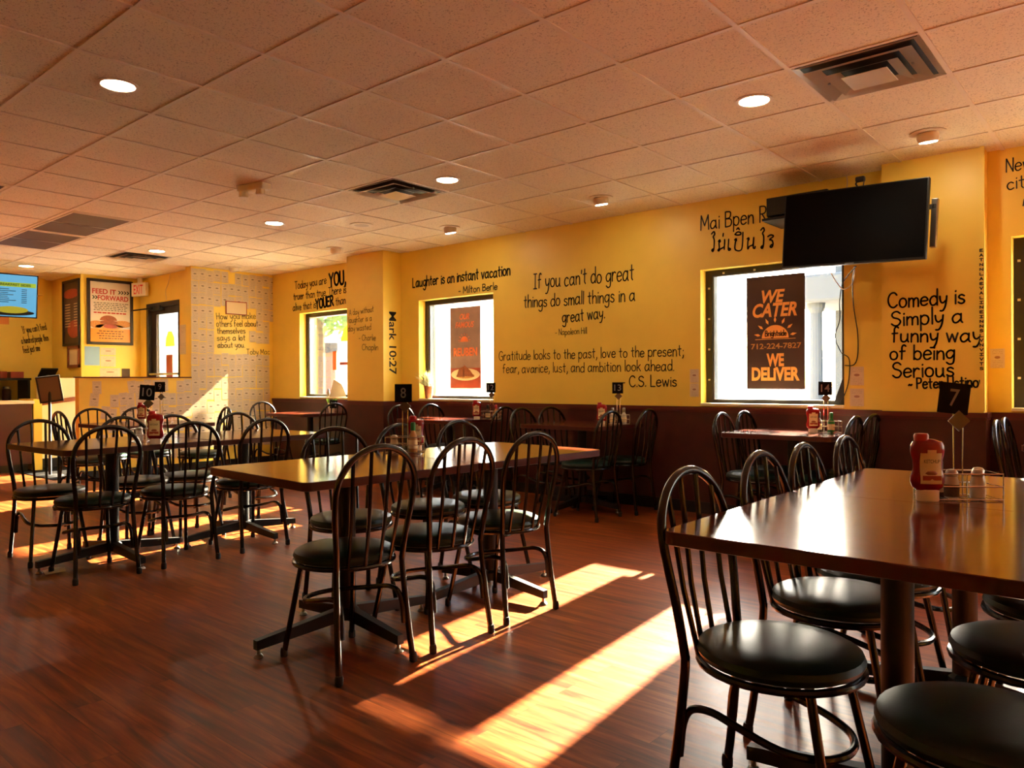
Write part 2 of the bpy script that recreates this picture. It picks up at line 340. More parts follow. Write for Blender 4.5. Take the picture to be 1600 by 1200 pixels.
# ---------------------------------------------------------------- lettering
G = {}
_def = """
a|~4,4 2.6,5 1,4.4 0,2.4 .7,.3 2.2,.2 3.8,2;4,5 3.9,1 4.6,0
b|.2,8.6 .2,0;~.2,3.5 1.6,5 3.4,4.4 4,2.5 3.2,.4 1.6,0 .2,1.2
c|~3.6,4.2 2.2,5 .7,4.2 0,2.4 .8,.5 2.2,0 3.7,.8
d|4,8.8 4,0;~4,3.6 2.6,5 .9,4.4 0,2.4 .8,.3 2.4,.1 4,1.6
e|~.3,2.6 3.8,2.9 3.3,4.5 2,5 .6,4.2 0,2.3 .7,.4 2.2,0 3.7,.9
f|~3.2,8 2.2,8.7 1.2,7.6 1.1,5 1,0;0,4.8 2.8,5
g|~3.8,4.2 2.4,5 .8,4.3 0,2.6 .8,.6 2.4,.5 3.8,2.4;~4,5 3.9,0 3.4,-2.6 1.6,-3.2 .2,-2.2
h|.1,8.7 .1,0;~.1,3 1.4,4.8 2.9,4.8 3.6,3.4 3.6,0
i|.4,5 .4,0;.4,6.8 .5,7.1
j|~1.6,5 1.5,-1.6 .8,-3 -.6,-2.6;1.6,6.8 1.7,7.1
k|.1,8.7 .1,0;3.2,5 .2,2.2;1.2,3 3.5,0
l|.4,8.8 .4,0
m|.1,5 .1,0;~.1,3.2 1.2,4.8 2.3,4.6 2.7,3.2 2.7,0;~2.7,3.2 3.8,4.8 5,4.6 5.4,3.2 5.4,0
n|.1,5 .1,0;~.1,3 1.4,4.8 2.8,4.7 3.4,3.3 3.5,0
o|~2,5 .6,4.3 0,2.5 .6,.6 2,0 3.4,.7 4,2.5 3.4,4.3 2,5
p|.1,5 .1,-3.4;~.1,3.6 1.5,5 3.3,4.4 3.9,2.5 3.1,.4 1.5,0 .1,1.2
q|4,5 4,-3.4;~4,3.6 2.6,5 .9,4.4 0,2.4 .8,.3 2.4,.1 4,1.6
r|.1,5 .1,0;~.1,2.8 1,4.5 2,5 2.9,4.5
s|~3.1,4.3 1.8,5 .5,4.4 .5,3.2 2.6,2.2 3.2,1.1 2.2,.1 1,.1 0,.8
t|1.4,8 1.4,1 2.2,0;0,5.2 3,5.4
u|~.1,5 .1,1.6 .9,.2 2.4,.3 3.5,2;3.6,5 3.6,1 4.1,0
v|0,5 1.8,0 3.6,5
w|0,5 1.3,0 2.7,4.4 4.1,0 5.4,5
x|0,5 3.4,0;3.4,5 0,0
y|~.1,5 .4,2.4 1.6,1.2 3.4,2.6;~3.8,5 3.2,0 1.8,-3 .3,-3.2
z|0,5 3.4,5 0,0 3.6,0
A|0,0 2.6,8.6 5.2,0;.9,3 4.3,3
B|.2,8.6 .2,0;~.2,8.6 3.4,8.3 3.9,6.6 3,5 .3,4.6 3.6,4.2 4.6,2.4 3.6,.4 .2,0
C|~5,7.2 3.6,8.6 1.6,8.2 .2,6 .1,3 1.4,.6 3.4,0 5.2,1.4
D|.2,8.6 .2,0;~.2,8.6 3.4,8 5,5.6 5,3 3.4,.6 .2,0
E|4.2,8.6 .2,8.6 .2,0 4.4,0;.2,4.5 3.4,4.5
F|4.2,8.6 .2,8.6 .2,0;.2,4.5 3.4,4.5
G|~5,7.2 3.6,8.6 1.6,8.2 .2,6 .1,3 1.4,.6 3.4,0 5,1.2 5.1,3.8;3,3.8 5.2,3.8
H|.2,8.6 .2,0;4.6,8.6 4.6,0;.2,4.4 4.6,4.4
I|1.6,8.6 1.6,0;0,8.6 3.2,8.6;0,0 3.2,0
J|~3.4,8.6 3.4,2 2.4,.1 1,.1 0,1.6
L|.2,8.6 .2,0 3.8,0
M|.1,0 .4,8.6 3,2.4 5.6,8.6 6,0
N|.2,0 .2,8.6 4.6,0 4.6,8.6
O|~2.8,8.6 .8,7.4 0,4.3 .8,1.2 2.8,0 4.8,1.2 5.6,4.3 4.8,7.4 2.8,8.6
P|.2,8.6 .2,0;~.2,8.6 3.4,8.3 4.2,6.4 3.2,4.5 .2,4
R|.2,8.6 .2,0;~.2,8.6 3.4,8.3 4.2,6.4 3.2,4.7 .2,4.3;1.6,4.4 4.6,0
S|~4.4,7.4 3,8.6 1.2,8.2 .3,6.6 1.2,5 3.6,4 4.6,2.3 3.4,.3 1.6,0 .1,1.2
T|2.6,8.6 2.6,0;0,8.6 5.2,8.6
U|~.2,8.6 .2,2.4 1.4,.2 3.4,.2 4.6,2.4 4.6,8.6
V|0,8.6 2.5,0 5,8.6
W|0,8.6 1.8,0 3.5,6.6 5.2,0 7,8.6
Y|0,8.6 2.4,4.4 4.8,8.6;2.4,4.4 2.4,0
0|~2.2,8.4 .6,7.4 0,4.2 .6,1 2.2,0 3.8,1 4.4,4.2 3.8,7.4 2.2,8.4
1|0,6.8 1.4,8.5 1.4,0
2|~.1,6.6 1,8.3 2.8,8.3 3.8,6.6 2.8,4 0,0;0,0 4.2,0
7|0,8.4 4,8.4 1.4,0
:|.4,4.6 .4,5.2;.4,.6 .4,1.2
.|.3,.1 .4,.5
,|~.8,.8 .7,-.6 0,-1.6
;|.8,4.2 .8,4.7;~.9,.8 .7,-.6 0,-1.6
'|.5,8.6 .2,6.6
-|0,3 2.6,3.1
~|~0,2.6 .9,3.4 2,2.6 3,3.4
"""
for ln in _def.strip().split('\n'):
    ch, body = ln[0], ln[2:]
    st = []
    for s in body.split(';'):
        sm = s.startswith('~'); s = s.lstrip('~')
        st.append((sm, [tuple(float(v) for v in q.split(',')) for q in s.split()]))
    G[ch] = st
def thai_strokes():
    # the five-syllable Thai line as drawn strokes: mai-pen-rai
    S = []
    def add(x, *st):
        for s in st: S.append((True, [(x+a, b) for a, b in s]))
    add(0, [(.2, 8), (1.4, 9), (2, 7.8), (1.2, 6.6), (1.9, 5), (1.9, 1), (1.4, 0), (.8, .5), (1.3, 1.1)])
    add(4, [(.2, 4.4), (.9, 5), (1.2, 4.2), (.6, 3.7), (.9, 1.4), (.2, .4), (.8, 0), (1.4, .8), (3.6, 2), (3.6, 5), (3.7, .6)], [(2.6, 6.6), (2.7, 7.8)])
    add(9.4, [(.4, 5), (.4, .8), (1, 0), (1.6, .6), (.8, 1)])
    add(12.8, [(.2, 4.5), (.9, 5), (1.2, 4.2), (.7, 3.7), (.8, .2), (4.2, .2), (4.4, 7.6)], [(.2, 7), (1.6, 8), (3.2, 7.6), (3.2, 6.8), (1.6, 6.6), (.2, 7)], [(1, 9.2), (1.8, 9.8), (2.4, 9)])
    add(19.4, [(.2, 4.6), (.9, 5), (1.2, 4.2), (.7, 3.7), (.8, .2), (1.6, 1.2), (3.4, 2), (3.6, 5), (3.6, .8), (4.4, .2), (4.6, 1)])
    add(26.2, [(.2, 8), (1.4, 9), (2, 7.8), (1.2, 6.6), (1.9, 5), (1.9, 1), (1.4, 0), (.8, .5), (1.3, 1.1)])
    add(30, [(.2, 5), (1.6, 5.6), (3, 5), (1.2, 3.6), (2.4, 3.2), (3, 1.6), (2.4, .2), (1.6, .6), (2.4, 1.4), (2.9, 1)])
    return S, 33.4
def stroke_bm(bm, strokes, wd, place):
    for sm, pts in strokes:
        if sm and len(pts) > 2: pts = [(v.x, v.y) for v in spline([(a, b, 0) for a, b in pts], 5)]
        P = [Vector(place(a, b, True)) for a, b in pts]
        for i, p in enumerate(P):
            bm.faces.new([bm.verts.new((p.x+wd/2*math.cos(2*PI*k/8), p.y+wd/2*math.sin(2*PI*k/8), 0)) for k in range(8)])
            if i:
                d = p-P[i-1]
                if d.length < 1e-6: continue
                n = Vector((-d.y, d.x, 0)).normalized()*wd/2
                bm.faces.new([bm.verts.new(q) for q in (P[i-1]+n, P[i-1]-n, p-n, p+n)])
def hand_line(bm, text, width, cap, wd, jit=.12, seed=1, slant=.0, x0=0, y0=0):
    rnd = random.Random(seed)
    if text == 'THAI':
        st, adv = thai_strokes(); sx = width/adv; sy = cap/9.5
        stroke_bm(bm, st, wd, lambda a, b, q: (x0+a*sx, y0+b*sy, 0)); return
    x = 0; lay = []
    for ch in text:
        if ch == ' ': x += 3.0; continue
        st = G.get(ch)
        if not st: x += 2; continue
        mx_ = max(p[0] for s in st for p in s[1])
        lay.append((x, rnd.uniform(-jit, jit)*2, 1+rnd.uniform(-jit, jit)*.5, st)); x += mx_+1.35
    tot = x-1.35; sx = width/tot; sy = cap/8.6
    for (cx, dy, sc_, st) in lay:
        stroke_bm(bm, st, wd, lambda a, b, q: (x0+(cx+a+slant*b)*sx, y0+(b*sc_+dy)*sy, 0))
def font_bm(bm, text, width, height, bold=0.0, shear=0.0, x0=0, y0=0, center=False, slab=False):
    cu = bpy.data.curves.new('t', 'FONT'); cu.body = text; cu.size = 1; cu.offset = bold; cu.shear = shear; cu.fill_mode = 'FRONT'; cu.resolution_u = 4
    ob = bpy.data.objects.new('t', cu); C.objects.link(ob)
    dg = bpy.context.evaluated_depsgraph_get(); me = bpy.data.meshes.new_from_object(ob.evaluated_get(dg))
    xs = [v.co.x for v in me.vertices]; ys = [v.co.y for v in me.vertices]
    if xs:
        w0, h0 = max(xs)-min(xs), max(ys)-min(ys); mnx, mny = min(xs), min(ys)
        sx = width/w0; sy = height/h0
        for v in me.vertices: v.co = ((v.co.x-mnx)*sx+x0-(width/2 if center else 0), (v.co.y-mny)*sy+y0, 0)
        bm.from_mesh(me)
    bpy.data.objects.remove(ob); bpy.data.curves.remove(cu); bpy.data.meshes.remove(me)
def plane_mx(o, u, v):
    u = Vector(u).normalized(); v = Vector(v); v = (v-u*v.dot(u)).normalized(); n = u.cross(v)
    return Matrix(((u.x, v.x, n.x, o[0]), (u.y, v.y, n.y, o[1]), (u.z, v.z, n.z, o[2]), (0, 0, 0, 1)))
def paint(name, bm, mx, m, parent, label=None):
    for v in bm.verts: v.co = mx @ v.co
    me = bpy.data.meshes.new(name); bm.to_mesh(me); bm.free(); me.materials.append(M[m] if isinstance(m, str) else m)
    o = bpy.data.objects.new(name, me); C.objects.link(o); o.parent = parent
    if label: o['label'] = label
    return o
gd.energy = GLINT_E; gd.spot_size = math.radians(10.4)
# ================================================================ ROOM
WY = 6.14                                  # inner face of the window wall
XF, XN, YL = -12.9, 6.2, -4.6              # far wall, near wall, left wall
SILL, HEAD = .965, 2.14
WINS = [(-9.22, -8.02), (-6.74, -5.54), (-3.08, -1.87), (-.775, .435), (2.1, 3.3), (4.55, 5.75)]  # last two are added out of view to brighten the near ceiling
floor = struct('floor', B(XF-.2, XN+.2, YL-.2, 6.4, -.12, 0), 'floor')
ceil = struct('ceiling', B(XF-.2, XN+.2, YL-.2, 6.4, CE, CE+.1), 'tile')
# T-bar grid of the suspended ceiling
GX, GY, TS = -2.0407, 3.2097, .6096
bm = bmesh.new()
i = -18
while GX+i*TS < XN:
    x = GX+i*TS
    if x > XF: box(bm, x-.012, x+.012, YL, WY, CE-.006, CE+.001)
    i += 1
j = -13
while GY+j*TS < WY:
    y = GY+j*TS
    if y > YL: box(bm, XF, XN, y-.012, y+.012, CE-.005, CE+.001)
    j += 1
struct('ceiling_grid', bm, 'offwhite', ceil)

# window wall with its two pilasters
bm = bmesh.new()
xs = [-9.95] + [v for p in WINS for v in p] + [XN+.2]
for k in range(0, len(xs)-1, 2): box(bm, xs[k], xs[k+1], WY, WY+.27, 0, CE)
for a, b in WINS:
    box(bm, a, b, WY, WY+.27, 0, SILL); box(bm, a, b, WY, WY+.27, HEAD, CE)
box(bm, -7.755, -7.055, 5.855, WY+.01, 0, CE)
box(bm, -1.555, -.914, 5.98, WY+.01, 0, CE)
box(bm, -.932, -.905, 5.955, 5.985, .95, CE)          # painted raceway on the pilaster's edge
wall_r = struct('wall_right', bm, 'yellow')
# far wall that the slips cover, door wall, notice block, kitchen wall, remaining shell
wall_e = struct('wall_far', B(-10.05, -9.9, 4.905, WY+.27, 0, CE), 'yellow')
DX0, DX1 = -11.52, -10.49
bm = bmesh.new()
box(bm, -11.9, DX0, 5.03, 5.18, 0, CE); box(bm, DX1, -10.05, 5.03, 5.18, 0, CE); box(bm, DX0, DX1, 5.03, 5.18, 2.345, CE)
wall_d = struct('wall_entry', bm, 'yellow')
wall_b = struct('wall_notice', B(-12.95, -11.75, 4.2, 5.1, 0, CE), 'yellow')
bm = bmesh.new(); box(bm, XF-.15, XF, YL-.2, 5.1, 0, CE); box(bm, XF, XF+.16, 3.6, 4.05, 2.5, CE)
wall_k = struct('wall_back', bm, 'yellow')
struct('wall_left', B(XF-.2, XN+.2, YL-.15, YL, 0, CE), 'yellow')
struct('wall_near', B(XN, XN+.15, YL-.2, WY+.2, 0, CE), 'yellow')
# wainscot and rail along the window wall
RZ = .937
def run(bm, pts, t, z0, z1):
    for (a, b) in zip(pts, pts[1:]):
        (x0, y0), (x1, y1) = a, b
        if abs(y0-y1) < 1e-6: box(bm, min(x0, x1)-.0, max(x0, x1), y0-t, y0+.002, z0, z1)
        else:
            s = t if y1 > y0 else -t
            box(bm, min(x0, x0+s), max(x0, x0+s), min(y0, y1)-t, max(y0, y1), z0, z1)
path = [(-9.9, WY), (-7.755, WY), (-7.755, 5.855), (-7.055, 5.855), (-7.055, WY), (-1.555, WY), (-1.555, 5.98), (-.914, 5.98), (-.914, WY), (XN, WY)]
bm = bmesh.new(); run(bm, path, .014, 0, RZ); struct('trim_1', bm, 'maroon')
bm = bmesh.new(); run(bm, path, .026, RZ-.035, RZ); run(bm, path, .02, RZ-.05, RZ-.04); struct('trim_2', bm, 'maroon2')
bm = bmesh.new(); run(bm, path, .02, 0, .1); struct('baseboard_right', bm, 'base')
# windows
for k, (a, b) in enumerate(WINS):
    bm = bmesh.new(); y0, y1 = 6.245, 6.325; f = .062
    box(bm, a, a+f, y0, y1, SILL, HEAD); box(bm, b-.045, b, y0, y1, SILL, HEAD)
    box(bm, a+f, b-.045, y0, y1, HEAD-.05, HEAD); box(bm, a+f, b-.045, y0, y1, SILL, SILL+f*.6)
    wn = struct('window_%d' % (k+1), bm, 'frame')
    bm = bmesh.new(); g = f+.012
    box(bm, a+f, a+g, y0+.01, y1, SILL+f*.6, HEAD-.05); box(bm, b-.051, b-.045, y0+.01, y1, SILL+f*.6, HEAD-.05); box(bm, a+f, b-.045, y0+.01, y1, HEAD-.058, HEAD-.05)
    obj('glazing_bead', bm, 'steel', wn)
    obj('pane', B(a+f, b-.045, 6.288, 6.292, SILL+f*.6, HEAD-.05), 'glass', wn)
    obj('window_sill', bevel(B(a, b, WY-.018, 6.245, SILL-.018, SILL+.004), .003), 'cream', wn)
    if k in (2, 3):
        bm = bmesh.new()
        for q in range(4):
            box(bm, a+.022, a+.04, y0-.004, y0+.001, SILL+.2+q*.27, SILL+.216+q*.27); box(bm, a+.16+q*.28, a+.178+q*.28, y0-.004, y0+.001, HEAD-.04, HEAD-.024)
        obj('screw_cap', bm, 'white', wn)
# half walls of the entry passage
hw = struct('half_wall', B(-10.02, -9.9, 3.51, 4.905, 0, 1.235), 'yellow')
obj('cap_rail', bevel(B(-10.035, -9.885, 3.495, 4.904, 1.235, 1.25), .003), 'maroon2', hw)
hw2 = struct('half_wall', B(-11.87, -11.75, 3.665, 4.2, 0, 1.235), 'cream')
obj('cap_rail', B(-11.88, -11.74, 3.655, 4.2, 1.235, 1.246), 'cream', hw2)
mxr = plane_mx((-11.748, 3.665, .865), (0, 1, .13), (0, 0, 1))
obj('handrail', B(0, .535, 0, .055, 0, .03, mx=mxr), 'wood', hw2)
bm = B(-9.9, -9.885, 3.51, WY, 0, .1); box(bm, -11.75, -11.735, 3.665, 5.03, 0, .13); struct('baseboard_far', bm, 'base')
# entry door
bm = bmesh.new()
box(bm, DX0, DX0+.06, 5.02, 5.14, 0, 2.345); box(bm, DX1-.03, DX1, 5.02, 5.14, 0, 2.345); box(bm, DX0+.06, DX1-.03, 5.02, 5.14, 2.28, 2.345)
dr = struct('door_1', bm, 'frame')
bm = bmesh.new(); a, b = DX0+.06, DX1-.03
box(bm, a, a+.16, 5.07, 5.11, .01, 2.28); box(bm, b-.03, b, 5.07, 5.11, .01, 2.28); box(bm, a+.16, b-.03, 5.07, 5.11, 2.18, 2.28); box(bm, a+.16, b-.03, 5.07, 5.11, .01, .28)
obj('door_leaf', bm, 'frame', dr)
obj('pane', B(a+.16, b-.03, 5.088, 5.092, .28, 2.18), 'glass', dr)
obj('push_bar', T([(a+.03, 5.03, 1.30), (b-.02, 5.03, 1.30)], .016), 'steel', dr)
bm = B(a+.1, a+.42, 5.0, 5.07, 2.235, 2.30); tube(bm, [(a+.2, 4.99, 2.27), (a-.22, 4.86, 2.25)], .011); obj('door_closer', bm, 'blackm', dr)
o = tag(obj('door_decal', B(-11.02, -10.82, 5.082, 5.0855, 1.18, 1.58), 'rust'), 'brown decal strip on the entry door glass below a yellow cap decal', 'decal')
bm = bmesh.new(); cx, cz = -10.9, 1.70
poly(bm, [(cx-.15, 5.085, cz), (cx+.15, 5.085, cz), (cx+.13, 5.085, cz+.13), (cx+.06, 5.085, cz+.22), (cx-.06, 5.085, cz+.22), (cx-.13, 5.085, cz+.13)])
tag(obj('door_decal', bm, 'sticker_yellow'), 'yellow dome-shaped decal on the entry door glass', 'decal')
struct('floor_mat', bevel(B(-11.7, -10.15, 3.3, 4.9, 0, .008), .003), 'mat_grey')

# ---------------------------------------------------------------- outside
struct('street_ground', B(-60, 60, 6.42, 120, -.3, -.05), 'asphalt')
struct('entry_stoop', B(-12.9, -10.06, 5.2, 6.42, -.3, -.02), 'asphalt')
bld = thing('street_building', 'pale two-storey building with a columned porch seen through the window behind the television', 'building', (-2.2, 23, -.05))
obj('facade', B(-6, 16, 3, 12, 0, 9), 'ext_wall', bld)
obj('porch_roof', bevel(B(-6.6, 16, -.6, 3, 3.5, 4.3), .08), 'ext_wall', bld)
obj('roof', B(-6.4, 16.4, 2.4, 12.4, 9, 9.5), 'ext_dark', bld)
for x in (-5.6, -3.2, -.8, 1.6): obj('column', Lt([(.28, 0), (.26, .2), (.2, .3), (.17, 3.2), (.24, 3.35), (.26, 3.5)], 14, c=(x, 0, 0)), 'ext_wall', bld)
for x in (-4.6, -2.2, .4): obj('shutter_window', B(x, x+1.0, 2.95, 3.02, .9, 2.9), 'ext_dark', bld)
px_ = [ray(p, 560).x/ray(p, 560).y*26 for p in (503, 517)]
bb = thing('brick_pier', 'brick gate pier across the street seen through the farthest window', 'pier', (px_[0], 26, -.05))
obj('shaft', B(0, px_[1]-px_[0], 0, .3, 0, 2.9), 'brick', bb); obj('coping', bevel(B(-.12, px_[1]-px_[0]+.12, -.12, .42, 2.9, 3.5), .04), 'ext_wall', bb)
def tree(x, y, h, label, seed):
    rnd = random.Random(seed)
    t = thing('street_tree', label, 'tree', (x, y, -.05), group=None)
    obj('trunk', T([(0, 0, 0), (.1, 0, h*.3), (0, .1, h*.6)], [.22, .17, .1], 8), 'trunk', t)
    bm = bmesh.new()
    for k in range(900):
        a, e = rnd.uniform(0, 2*PI), rnd.uniform(-.9, 1.5); r = h*.36*rnd.uniform(.55, 1)
        c = Vector((r*math.cos(a)*math.cos(e), r*math.sin(a)*math.cos(e), h*.68+r*.8*math.sin(e))); d = Vector((rnd.uniform(-1, 1), rnd.uniform(-1, 1), rnd.uniform(-1, .3))).normalized(); n = d.orthogonal().normalized()
        L = rnd.uniform(.25, .5); bm.faces.new([bm.verts.new(c+v) for v in (d*0, d*L*.5+n*L*.22, d*L, d*L*.5-n*L*.22)])
    obj('foliage', bm, 'leaf', t)
tree(-18.9, 13.2, 5.6, 'leafy green street tree seen through the top of the farthest window', 3)

sb = thing('beam_blocker', 'tall board on a post beside the street, outside the window wall', 'sign', (-2.98, 12.29, -.05))  # added out of view to shade part of the reflected sun beam
obj('board', B(-.22, .42, -.03, .03, 6.3, 7.13), 'ext_dark', sb); obj('post', T([(0, 0, 0), (0, 0, 6.35)], .05, 10), 'ext_dark', sb)

# ================================================================ CEILING FIXTURES
def can(x, y, label):
    t = thing('recessed_light', label, 'light', (x, y, CE), group='recessed ceiling lights')
    obj('trim_ring', Lt([(.078, .0), (.1, -.001), (.102, -.006), (.084, -.008), (.078, -.003)], 28), 'offwhite', t, True)
    obj('lens', Lt([(.079, -.001), (.079, -.0045), (.05, -.006), (.0, -.0065)][:3], 28), 'bulb', t, True)
can(-4.174, 1.68, 'recessed round ceiling light at the upper left, nearest the camera on the left')
can(-1.736, 4.124, 'recessed round ceiling light just left of the large square air diffuser')
can(-4.22, 4.15, 'recessed round ceiling light beside the middle chrome diffuser')
can(-6.64, 4.14, 'recessed round ceiling light above the painted column, left of the ceiling speaker')
can(-9.07, 4.08, 'recessed round ceiling light beside the far diffuser near the exit sign')
can(-11.5, 3.44, 'recessed round ceiling light above the menu screen')
def eyeball(x, y, label, lit=True, az=0.0):
    t = thing('eyeball_light', label, 'light', (x, y, CE), az, group='adjustable eyeball ceiling lights' if lit else None)
    obj('trim_ring', Lt([(.06, 0), (.105, -.001), (.107, -.006), (.075, -.011), (.06, -.004)], 28), 'offwhite', t, True)
    R = Matrix.Rotation(math.radians(12), 4, 'X')
    bm = Lt([(.03, .02), (.062, .0), (.066, -.03), (.058, -.055), (.05, -.058)], 24); bm.transform(Matrix.Translation((0, 0, -.002)) @ R)
    obj('eyeball', bm, 'offwhite', t, True)
    bm = Lt([(.05, -.0575), (.05, -.061), (.02, -.0645)], 24); bm.transform(Matrix.Translation((0, 0, -.002)) @ R)
    obj('lens', bm, 'bulb' if lit else 'bulb_off', t, True)
eyeball(-1.128, 5.40, 'lit eyeball ceiling light aimed at the wall beside the television')
eyeball(-3.651, 5.43, 'lit eyeball ceiling light above the great things quote')
eyeball(-5.50, 5.44, 'lit eyeball ceiling light near the column above the laughter quote')
eyeball(-7.364, 5.40, 'unlit eyeball ceiling light at the near edge of the column', False)
eyeball(-9.60, 5.36, 'unlit eyeball ceiling light over the slip-covered wall', False)
t = thing('ceiling_speaker', 'flat round ceiling speaker with a tan grille', 'speaker', (-6.069, 4.766, CE))
obj('rim', Lt([(.1, 0), (.115, 0), (.117, -.006), (.1, -.009)], 28), 'offwhite', t, True); obj('speaker_grille', Lt([(.101, -.001), (.101, -.007), (.06, -.01)], 28), 'bulb_off', t, True)
def diffuser(i, j, label):
    x, y = GX+(i+.5)*TS, GY+(j+.5)*TS
    t = thing('air_diffuser', label, 'vent', (x, y, CE), group='square chrome ceiling diffusers')
    obj('throat', B(-.28, .28, -.28, .28, -.004, .0), 'blackm', t)
    def cone(r0, z0, r1, z1):
        bm = bmesh.new(); a = [bm.verts.new((sx*r0, sy*r0, z0)) for sx, sy in ((-1, -1), (1, -1), (1, 1), (-1, 1))]; b = [bm.verts.new((sx*r1, sy*r1, z1)) for sx, sy in ((-1, -1), (1, -1), (1, 1), (-1, 1))]
        for k in range(4): bm.faces.new((a[k], a[(k+1) % 4], b[(k+1) % 4], b[k]))
        bmesh.ops.solidify(bm, geom=bm.faces[:], thickness=.002); return bm
    obj('outer_frame', cone(.292, -.008, .262, -.004), 'diffuser', t)
    obj('cone', cone(.25, -.026, .18, -.008), 'diffuser', t)
    obj('cone', cone(.172, -.036, .11, -.014), 'diffuser', t)
    obj('centre_plate', bevel(B(-.108, .108, -.108, .108, -.044, -.040), .002), 'diffuser', t)
    bm = bmesh.new()
    for s in (-1, 1): box(bm, s*.2-.006, s*.2+.006, -.006, .006, -.02, -.001)
    obj('bracket', bm, 'steel', t)
diffuser(1, 1, 'large square chrome air diffuser in the ceiling at the upper right')
diffuser(-5, 1, 'square chrome air diffuser in the middle of the ceiling')
diffuser(-13, 1, 'far square chrome air diffuser above the framed food poster')
def ret(i, j, n, label):
    x0, x1, y0, y1 = GX+i*TS+.03, GX+(i+n)*TS-.03, GY+j*TS+.03, GY+(j+1)*TS-.03
    t = thing('return_grille', label, 'vent', ((x0+x1)/2, (y0+y1)/2, CE), group='brown return air grilles')
    hx, hy = (x1-x0)/2, (y1-y0)/2; bm = bmesh.new()
    for a in ((-hx, hx, -hy, -hy+.02), (-hx, hx, hy-.02, hy), (-hx, -hx+.02, -hy+.02, hy-.02), (hx-.02, hx, -hy+.02, hy-.02)): box(bm, *a, -.008, 0)
    obj('grille_frame', bm, 'offwhite', t); obj('grille_core', B(-hx+.02, hx-.02, -hy+.02, hy-.02, -.006, -.001), 'grille', t)
ret(-11, -1, 2, 'nearer of the two brown return air grilles at the left of the ceiling')
ret(-13, -1, 2, 'farther brown return air grille at the left, nearest the menu screen')
ret(-10, -3, 2, 'brown return air grille cut by the left edge of the photo')
t = thing('emergency_light', 'small white emergency light box on the ceiling at the left', 'light', (-5.47, 3.23, CE), .25)
obj('housing', bevel(B(-.14, .14, -.05, .05, -.055, 0), .012), 'white', t)
for s in (-1, 1): obj('lamp_head', Lt([(.02, 0), (.034, -.01), (.036, -.05), (.03, -.055)], 14, c=(s*.09, -.02, -.045)), 'offwhite', t, True)
t = thing('exit_sign', 'white exit sign with red letters above the entry door', 'sign', (-11.52, 4.93, 2.56), math.radians(15))
obj('housing', bevel(B(-.15, .15, -.03, .03, -.1, .1), .006), 'white', t)
bm = bmesh.new(); font_bm(bm, 'EXIT', .2, .135, .012, center=True, y0=-.068); paint('lettering', bm, plane_mx((0, -.031, 0), (1, 0, 0), (0, 0, 1)), 'exit_red', t)
obj('ceiling_stem', B(-.03, .03, -.02, .02, .1, CE-2.56), 'white', t)

# ================================================================ TABLES
TZ = .78
def rounded(hx, hy, r, n=6):
    P = []
    for cx, cy, a0 in ((hx-r, hy-r, 0), (-hx+r, hy-r, PI/2), (-hx+r, -hy+r, PI), (hx-r, -hy+r, 1.5*PI)):
        for k in range(n+1): a = a0+PI/2*k/n; P.append((cx+r*math.cos(a), cy+r*math.sin(a)))
    return P
def table(x, y, rz, sx, sy, label, group, arm=None):
    t = thing('dining_table', label, 'table', (x, y, 0), rz, group)
    hx, hy = sx/2, sy/2; bm = bmesh.new(); P = rounded(hx-.002, hy-.002, .035)
    poly(bm, [(a, b, TZ) for a, b in P], .034, Vector((0, 0, -1))); obj('tabletop', bm, 'table', t)
    bm = bmesh.new(); Q = rounded(hx, hy, .036); I = rounded(hx-.004, hy-.004, .034); n = len(Q)
    rings = [[bm.verts.new((a, b, z)) for a, b in R] for R, z in ((I, TZ-.0004), (Q, TZ-.002), (Q, TZ-.034), (I, TZ-.036))]
    for a, b in zip(rings, rings[1:]):
        for k in range(n): bm.faces.new((a[k], a[(k+1) % n], b[(k+1) % n], b[k]))
    obj('edge_band', bm, 'tedge', t, True)
    obj('column', Lt([(.055, .07), (.055, .11), (.04, .125), (.04, TZ-.06), (.06, TZ-.05), (.06, TZ-.04)], 20), 'blackm', t, True)
    obj('top_plate', B(-.16, .16, -.16, .16, TZ-.042, TZ-.036), 'blackm', t)
    ax, ay = arm or (min(.41, hx-.03), min(.47, hy-.01))
    for k, L in ((0, ax), (1, ay), (2, ax), (3, ay)):
        mx = Matrix.Rotation(k*PI/2, 4, 'Z'); bm = bmesh.new()
        pts = [(.03, -.02, .065), (.03, .02, .065), (L, .016, .036), (L, -.016, .036)], [(.03, -.02, .125), (.03, .02, .125), (L, .016, .076), (L, -.016, .076)]
        lo = [bm.verts.new(mx @ Vector(p)) for p in pts[0]]; hi = [bm.verts.new(mx @ Vector(p)) for p in pts[1]]
        bm.faces.new(lo[::-1]); bm.faces.new(hi)
        for q in range(4): bm.faces.new((lo[q], lo[(q+1) % 4], hi[(q+1) % 4], hi[q]))
        a = obj('base_arm', bm, 'blackm', t)
        bm = Lt([(.008, .014), (.008, .04)], 8, c=mx @ Vector((L-.015, 0, 0))); lathe(bm, [(.019, 0), (.021, .004), (.014, .014), (.008, .016)], 14, c=mx @ Vector((L-.015, 0, 0)))
        obj('glide', bm, 'steel', a, True)
    return t
g = 'cherry laminate tables'
table(-.53, 2.175, 0, .9, .9, 'nearest cherry laminate table at the right, in front of the ketchup bottle', g)
table(-.53, 3.075, 0, .9, .9, 'cherry laminate table pushed behind the nearest one, under the number 7 sign', g)
table(-2.885, 2.17, -.05, .84, .94, 'cherry laminate table in the middle of the room, front half of the number 8 pair', g, (.40, .46))
table(-2.835, 3.115, -.05, .84, .94, 'cherry laminate table in the middle of the room, rear half of the number 8 pair', g, (.40, .46))
table(-5.25, 2.06, .05, .9, .93, 'cherry laminate table at the left, front half of the number 10 pair', g)
